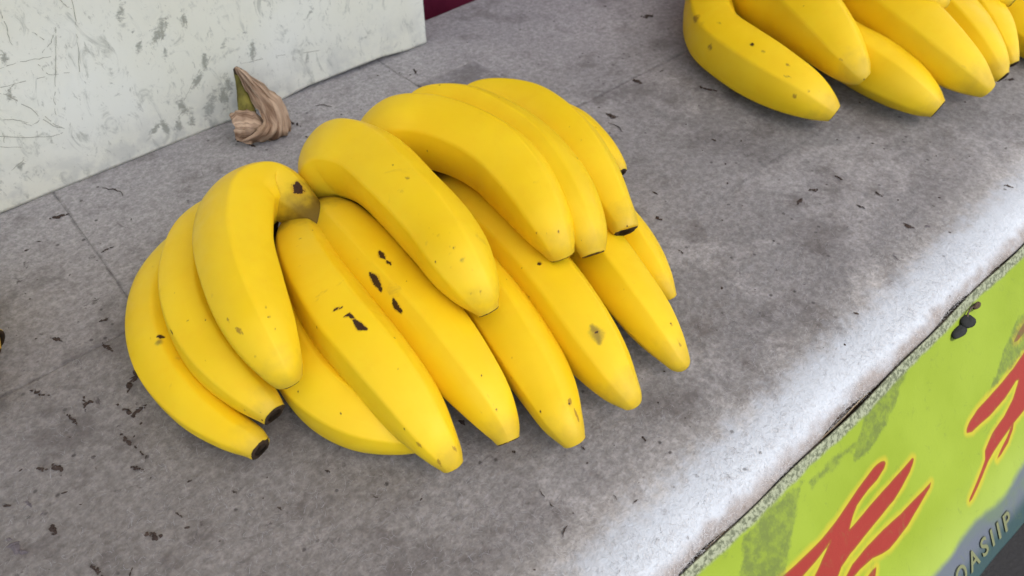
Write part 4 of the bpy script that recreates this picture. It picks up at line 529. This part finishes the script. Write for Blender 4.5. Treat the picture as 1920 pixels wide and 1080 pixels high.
strands(9000, FIBRE_DARK, 'felt_nap', EDGE+.016, .60, -.15, .85, 1.6, .0034, .00007, 5)
strands(7000, FIBRE, 'felt_lip_nap', 0, 0, .05, .75, 1, .0028, .00006, 8, lip=True)

# raw edge cord that runs along the lip
xs = np.linspace(-.3, 1.3, 420)
P = np.stack([xs, EDGE-.0004+.0005*np.sin(xs*40)+.0003*np.sin(xs*131), -.0118+.0006*np.sin(xs*67)], -1)
V, Fc = tube_vf(P, .0006, 7, .25, rg); under(cover, mesh('edge_cord', V, Fc, CORD))

# ------------------------------------------------------------------ white board at the back
BX1, BY0 = .3975, .5870
board = empty('white_board', (-.1, .5935, 0), 'scuffed white board standing along the back edge of the felt', 'board')
xs = np.r_[np.linspace(-.75, -.05, 40), np.linspace(-.045, BX1, 230)]; zs = np.linspace(0, .34, 150)
X, Z = np.meshgrid(xs, zs)
lift = .0005+.0035*np.clip((X-.235)/.03, 0, 1)*np.clip((.375-X)/.03, 0, 1)
Zb = lift+Z*(1-lift/.34)
P2 = np.stack([X, Zb], -1).reshape(-1, 2)
sm = np.zeros(len(P2))
for sx, sz, r_, w_ in SMUDGES:
    q = rg.normal(1.05, .35); du = (P2[:, 0]-sx)*math.cos(q)+(P2[:, 1]-sz)*math.sin(q); dv = -(P2[:, 0]-sx)*math.sin(q)+(P2[:, 1]-sz)*math.cos(q)
    d = np.hypot(du*.62, dv*(1.7+.5*np.sin(du*600))); sm = np.maximum(sm, w_*np.exp(-(d/r_)**2*.9))
Yw = BY0+.0006*np.sin(X*9)+.0004*np.sin(Z*14+X*3)
Vf = np.stack([X, Yw, Zb], -1).reshape(-1, 3)
n0 = len(Vf); Vb = Vf+np.array([0, .012, 0])
Q = grid_quads(150, len(xs))
bd_idx = np.r_[np.arange(len(xs)), np.arange(1, 150)*len(xs)+len(xs)-1, (149*len(xs)+np.arange(len(xs)-1))[::-1], (np.arange(1, 149)*len(xs))[::-1]]
nx_ = np.roll(bd_idx, -1)
rim = np.stack([bd_idx, bd_idx+n0, nx_+n0, nx_], -1)
o = quad_mesh('panel', np.r_[Vf, Vb], np.r_[Q, Q[:, ::-1]+n0, rim], BOARD, None, False)
attr(o, 'smudge', np.r_[sm, sm*0]); under(board, o)
SV, SF = [], []
for L in SCRATCHES:
    L = np.asarray(L, float)
    t = np.linspace(0, 1, 5*(len(L)-1)+1); tt = np.linspace(0, 1, len(L))
    xx = np.interp(t, tt, L[:, 0])+rg.normal(0, .0003, len(t)); zz_ = np.interp(t, tt, L[:, 1])+rg.normal(0, .0003, len(t))
    for k in range(len(t)-1):
        if rg.random() < .16: continue
        a = np.array([xx[k], zz_[k]]); b = np.array([xx[k+1], zz_[k+1]]); d = (b-a)/max(np.linalg.norm(b-a), 1e-6); nrm = np.array([-d[1], d[0]])*rg.uniform(.00010, .00026)
        i = len(SV)
        for q, s in ((a, 1), (b, 1), (b, -1), (a, -1)):
            v = q+nrm*s; SV.append((v[0], BY0+.0006*math.sin(v[0]*9)+.0004*math.sin(v[1]*14+v[0]*3)-.0004, v[1]))
        SF.append((i, i+1, i+2, i+3))
o = mesh('scratch_marks', SV, SF, SCRATCH, None, False); o['kind'] = 'stuff'; under(board, o)

# ------------------------------------------------------------------ banner on the sloping stall front
SLOPE = R(50); EY, EZ = .0655, -.013
def on_banner(x, s, up=0.):
    return np.stack([x, EY-s*math.cos(SLOPE)-up*math.sin(SLOPE), EZ-s*math.sin(SLOPE)+up*math.cos(SLOPE)], -1)
banner = empty('lime_banner', (.4, EY, EZ), 'lime green vinyl banner with red flames on the stall front', 'banner')
SB = .158
xs = np.r_[np.linspace(-.5, .115, 60), np.linspace(.1165, .62, 480), np.linspace(.625, 1.6, 90)]; ss = np.linspace(-.0085, SB, 158)
X, S_ = np.meshgrid(xs, ss); P2 = np.stack([X, S_], -1).reshape(-1, 2)
fl = np.full(len(P2), 1.)
for f in FLAMES: fl = np.minimum(fl, poly_sdf(P2, f))
fl = np.minimum(fl, .05)
di = np.full(len(P2), 1.)
for f in DIRT: di = np.minimum(di, poly_sdf(P2, f))
# the border runs the whole banner: a wavy line along the slope, its shape in view taken from BAND
kx = np.array([-.5, -.2, .1]+[b[0] for b in BAND[:8]]+[.8, 1.1, 1.6]); kb = np.array([.124, .119, .126]+[b[1] for b in BAND[:8]]+[.125, .119, .124])
bdv = np.interp(P2[:, 0], kx, kb)-P2[:, 1]
up = .0010*np.sin(X*24+S_*20)+.0007*np.sin(X*61-S_*45)+.0012*np.sin(S_*38)*np.sin(X*11)
Vf = on_banner(X, S_, up).reshape(-1, 3); nb = len(Vf)
o = quad_mesh('sheet', Vf, grid_quads(158, len(xs))[:, ::-1], BANNER)
attr(o, 'print_flame', fl); attr(o, 'print_dirt', np.clip(di, -.05, .05)); attr(o, 'print_band', bdv); attr(o, 'slope', P2[:, 1])
sol = o.modifiers.new('thickness', 'SOLIDIFY'); sol.thickness = .0012; sol.offset = -1
under(banner, o)
# sloping board that the banner is stretched over
bp = on_banner(np.array([-.5, 1.6, 1.6, -.5]), np.array([-.005, -.005, SB-.004, SB-.004]), -.0055)
back = on_banner(np.array([-.5, 1.6, 1.6, -.5]), np.array([-.005, -.005, SB-.004, SB-.004]), -.0155)
skirt = empty('stall_skirt', (.4, EY, EZ), 'sloping timber board behind the lime banner', 'board')
under(skirt, mesh('skirt_board', np.r_[bp, back], [(0, 1, 2, 3), (7, 6, 5, 4), (0, 4, 5, 1), (1, 5, 6, 2), (2, 6, 7, 3), (3, 7, 4, 0)], WOOD, None, False))

# lettering along the lower border
def letters(txt, x, s, size, mat, name, up):
    cu = bpy.data.curves.new(name, 'FONT'); cu.body = txt; cu.size = size; cu.shear = .1; cu.space_character = 1.42; cu.offset = .0003
    tmp = bpy.data.objects.new(name, cu); col.objects.link(tmp)
    me = bpy.data.meshes.new_from_object(tmp.evaluated_get(bpy.context.evaluated_depsgraph_get()))
    bpy.data.objects.remove(tmp)
    co = np.empty(len(me.vertices)*3); me.vertices.foreach_get('co', co); co = co.reshape(-1, 3)
    gx, gs = x+co[:, 0], s-co[:, 1]
    u = .0010*np.sin(gx*24+gs*20)+.0007*np.sin(gx*61-gs*45)+.0012*np.sin(gs*38)*np.sin(gx*11)+up
    me.vertices.foreach_set('co', on_banner(gx, gs, u).ravel()); me.update(); me.name = name
    return under(banner, link(name, me, mat))
letters('OASIIP', .360, .1492, .0185, LETTER_SHADE, 'lettering_shade', .0006)
letters('OASIIP', .361, .1488, .0178, LETTER, 'lettering', .0010)

# ------------------------------------------------------------------ black plastic tie knob on the banner hem
k0 = on_banner(np.array(.456), np.array(.0035), .004)
knob = empty('plastic_knob', k0, 'small black plastic knob tied to the top hem of the lime banner', 'knob')
def blob(name, c, r, mat, parent, seed=0, n=18):
    rr = np.random.default_rng(seed); th = np.linspace(0, np.pi, n//2+1); ph = np.linspace(0, 2*np.pi, n, endpoint=False)
    T, Pp = np.meshgrid(th, ph, indexing='ij'); k = 1+.07*np.sin(3*T+rr.uniform(0, 6))*np.cos(2*Pp+rr.uniform(0, 6))+.05*np.cos(4*Pp+3*T)
    V = np.stack([r[0]*np.sin(T)*np.cos(Pp)*k, r[1]*np.sin(T)*np.sin(Pp)*k, r[2]*np.cos(T)*k], -1).reshape(-1, 3)+np.asarray(c)
    Fc = [(i*n+j, i*n+(j+1) % n, (i+1)*n+(j+1) % n, (i+1)*n+j) for i in range(n//2) for j in range(n)]
    o = mesh(name, V, Fc, mat); return under(parent, o)
blob('knob_head', on_banner(np.array(.4605), np.array(.0022), .0022), (.0064, .0050, .0026), BLACK, knob, 1)
blob('knob_stem', on_banner(np.array(.4490), np.array(.0037), .0018), (.0084, .0036, .0020), BLACK, knob, 2)
P = [on_banner(np.array(a), np.array(b), c) for a, b, c in ((.460, .001, .002), (.464, -.002, .002), (.469, -.003, .0016), (.475, -.002, .0012))]
V, Fc = tube_vf(P, .0006, 6); under(knob, mesh('tie', V, Fc, DEBRIS))
blob('tie_knot', on_banner(np.array(.476), np.array(-.0015), .002), (.0045, .002, .002), TIP, knob, 3)

# ------------------------------------------------------------------ bananas
def make_hand(key, items, crown_pts, crown_r, name, label, group, origin, seed0):
    hand = empty(name, origin, label, 'bananas', group)
    for i, (kn, ctrl) in enumerate(items):
        V, Q, al, sk = banana_mesh(np.array(ctrl), seed0+i*7)
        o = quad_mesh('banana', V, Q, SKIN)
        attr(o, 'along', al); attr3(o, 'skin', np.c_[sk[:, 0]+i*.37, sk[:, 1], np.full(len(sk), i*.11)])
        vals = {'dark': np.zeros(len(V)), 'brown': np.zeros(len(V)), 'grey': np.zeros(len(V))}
        for kind, r_, pts in STAINS_AND_SHADE.get(key+'/'+kn, []):
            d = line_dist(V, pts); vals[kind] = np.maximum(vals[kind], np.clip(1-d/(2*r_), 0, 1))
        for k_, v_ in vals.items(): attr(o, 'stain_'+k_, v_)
        # dried blossom end: a short ragged plug, blackened on some, still yellow-brown on most
        black = kn in ('L1', 'L2', 'T4', 'T5', 'R7', 'S2', 'S3', 'S4', 'S5', 'S6', 'S8', 'S9', 'D1')
        s = spline(np.array(ctrl), 60); T, N, Bn = frames(s); rr = np.random.default_rng(seed0+i)
        e, t, r_ = s[-1, :3], T[-1], s[-1, 3]
        TV, TF = tube_vf([e-t*.0002, e+t*.0011, e+t*.0014, e+t*.0014, e+t*.0010], [r_*.86, r_*.90, r_*.80, r_*.6, r_*.2], 18, .10, rr)
        tp = mesh('blossom_tip', TV, TF, TIP if black else TIP_PALE, None, True)
        under(hand, o); tp.parent = o; tp.location = -hand.location-o.location
    s = spline(np.c_[np.array(crown_pts), crown_r], 26)
    V, Fc = tube_vf(s[:, :3], s[:, 3], 20, .06, np.random.default_rng(seed0)); under(hand, mesh('crown', V, Fc, CROWN))
    return hand

def starts(items): return np.array([c[0][:3] for _, c in items])
st = dict(HAND_MAIN)
make_hand('HAND_MAIN', HAND_MAIN, [st['L1'][0][:3], (st['L3'][0][0]+.004, st['L3'][0][1]+.006, .022), st['R3'][0][:3], st['T1'][0][:3], st['T2'][0][:3], st['T3'][0][:3], st['T4'][0][:3], st['T5'][0][:3]],
          [.008, .012, .014, .015, .015, .014, .012, .008], 'banana_hand', 'large hand of ripe yellow bananas in two tiers at the centre of the felt', 'hands of bananas on the felt', (.22, .33, 0), 100)
st = dict(HAND_BACK)
make_hand('HAND_BACK', HAND_BACK, [st['S1'][0][:3], st['S2'][0][:3], st['S8'][0][:3], st['S9'][0][:3], st['S7'][0][:3]], [.010, .016, .018, .016, .010],
          'banana_hand', 'hand of yellow bananas cut by the top right corner of the photo', 'hands of bananas on the felt', (.85, .40, 0), 300)
st = dict(HAND_SIDE)
make_hand('HAND_SIDE', HAND_SIDE, [st['D1'][0][:3], st['D3'][0][:3], st['D2'][0][:3]], [.010, .014, .010],
          'banana_hand', 'banana hand at the left edge of which only one tip shows', 'hands of bananas on the felt', (-.09, .47, 0), 500)

# ------------------------------------------------------------------ dry husk by the board
A0 = np.array(HUSK_SHEET); B0 = np.array(HUSK_FLAP)
husk = empty('banana_husk', (.197, .545, 0), 'dry curled brown husk of a banana leaning on the white board', 'husk')
def patch(name, G, parent, ax):
    nr, nc = G.shape[:2]
    # refine bilinearly twice
    def fine(Gr, axis_):
        n = Gr.shape[axis_]; t = np.linspace(0, n-1, (n-1)*3+1); i = np.minimum(t.astype(int), n-2); f = t-i
        a = np.take(Gr, i, axis_); b = np.take(Gr, i+1, axis_); sh = [1, 1, 1]; sh[axis_] = -1; f = f.reshape(sh)
        return a*(1-f)+b*f
    H_ = fine(fine(G, 0), 1)
    for _ in range(1):
        H_[1:-1] = .25*H_[:-2]+.5*H_[1:-1]+.25*H_[2:]; H_[:, 1:-1] = .25*H_[:, :-2]+.5*H_[:, 1:-1]+.25*H_[:, 2:]
    r0, c0 = H_.shape[:2]; u, v = np.meshgrid(np.linspace(0, 1, c0), np.linspace(0, 1, r0))
    H_ = H_+np.stack([0*u, -.0012*np.sin(u*34+v*5)-.0006*np.sin(u*71), .0003*np.sin(u*50)], -1)
    for a_ in range(r0):
        for b_ in range(c0):
            q = Vector(H_[a_, b_]); n1 = mnoise.noise_vector(q*95); n2 = mnoise.noise_vector(q*260); n3 = mnoise.noise(q*150)
            edge = 1.6 if b_ in (0, c0-1) or a_ in (0, r0-1) else 1.
            H_[a_, b_] += np.array(n1)*.0015*edge*min(1, a_/6+.15*(name != 'dry_sheath'))+np.array(n2)*.0006*edge*edge+np.array([0, -abs(n3)*.0012, 0])
    H_[..., 2] = np.maximum(H_[..., 2], .0012)
    o = quad_mesh(name, H_.reshape(-1, 3), grid_quads(r0, c0), HUSK, None, False)
    w = np.stack([u, v, 0*u], -1) if ax == 0 else np.stack([v, u, 0*u+.5], -1)
    attr3(o, 'across', w.reshape(-1, 3))
    sol = o.modifiers.new('thickness', 'SOLIDIFY'); sol.thickness = .0005; sol.offset = 0
    return under(parent, o)
patch('dry_sheath', A0, husk, 0); patch('curled_flap', B0, husk, 1)
S0 = np.array(HUSK_STALK)
s = spline(S0, 24); V, Fc = tube_vf(s[:, :3], s[:, 3], 16, .04, rg); under(husk, mesh('stalk', V, Fc, STALK))
o = blob('stalk_tip', S0[0, :3]+np.array([0, -.002, .001]), (.0030, .0028, .0034), TIP, husk, 6)

# ------------------------------------------------------------------ crumbs on the felt
for i, (x0, y0, x1, y1, w, lab) in enumerate(CRUMBS):
    rr = np.random.default_rng(900+i); a = np.array([x0, y0]); b = np.array([x1, y1]); L = np.linalg.norm(b-a); d = (b-a)/L; nrm = np.array([-d[1], d[0]])
    mid = (a+b)/2; zf = float(wave(np.array(mid[0]), np.array(mid[1]))); V, Fc = [], []
    if lab and 'fibre' in lab:                       # a bent strand
        tt = np.linspace(-.5, .5, 9); bend = .22*L*rr.choice([-1, 1])
        P = [(*(mid+d*L*u+nrm*(bend*(.5-2*u*u)+rr.normal(0, .03)*L)), zf+.0007+.0006*rr.random()) for u in tt]
        V, Fc = tube_vf(P, w*.22*(1-np.abs(tt)*1.1), 6, .2, rr); V = V.tolist()
    else:                                            # ragged flakes and grains in a line, largest in the middle
        K = 2+int(L/max(w, 1e-4)*1.6); K = min(K, 9)
        for k in range(K):
            u = (k+.5)/K-.5+rr.normal(0, .05); cc = mid+d*L*u+nrm*rr.normal(0, .16)*w
            if lab and 'forked' in lab and k % 2: cc = mid+nrm*L*.45*(k/K)+d*L*.12
            ra = w*.85*rr.uniform(.55, 1.1)*(1-1.1*abs(u)); rb = ra*rr.uniform(.4, .8); q = math.atan2(d[1], d[0])+rr.normal(0, .6); m_ = 9; k0 = len(V)
            ra = max(ra, L/K*.45)
            for j in range(m_):
                th = j*2*math.pi/m_; s_ = rr.uniform(.5, 1.25); x_, y_ = ra*s_*math.cos(th), rb*s_*math.sin(th)
                V.append((cc[0]+x_*math.cos(q)-y_*math.sin(q), cc[1]+x_*math.sin(q)+y_*math.cos(q), zf+.0002+.0005*rr.random()))
            V.append((cc[0], cc[1], zf+.0006+rb*rr.uniform(.3, .7)))
            Fc += [(k0+j, k0+(j+1) % m_, k0+m_) for j in range(m_)]
    V = np.asarray(V)-np.array([mid[0], mid[1], 0])
    o = mesh('crumb', V, Fc, DEBRIS_PALE if lab and 'pale' in lab else DEBRIS, None, False)
    o.location = (mid[0], mid[1], 0)
    tag(o, lab or 'tiny dark crumb of dried plant matter lying loose on the grey felt', 'crumb', 'dried crumbs scattered on the felt')

# dirt too small to count
rr = np.random.default_rng(77); n = 420
cx, cy = rr.uniform(-.12, .9, n), rr.uniform(.10, .575, n); sz = .0003+.0007*rr.random(n)**2.5
V, Fc = [], []
for i in range(n):
    a = rr.uniform(0, 6.28); e = rr.uniform(1, 3.2); k = len(V); zf = float(wave(np.array(cx[i]), np.array(cy[i])))
    for q in range(5):
        th = a+q*6.283/5; u, v = math.cos(th-a)*sz[i]*e*rr.uniform(.6, 1.2), math.sin(th-a)*sz[i]*rr.uniform(.6, 1.2)
        V.append((cx[i]+u*math.cos(a)-v*math.sin(a), cy[i]+u*math.sin(a)+v*math.cos(a), zf+.0003))
    V.append((cx[i], cy[i], zf+.0004+sz[i]*.8))
    Fc += [(k+q, k+(q+1) % 5, k+5) for q in range(5)]
o = mesh('dirt_specks', V, Fc, DEBRIS, None, False); tag(o, 'fine dark dirt specks scattered over the grey felt', 'dirt', kind='stuff')
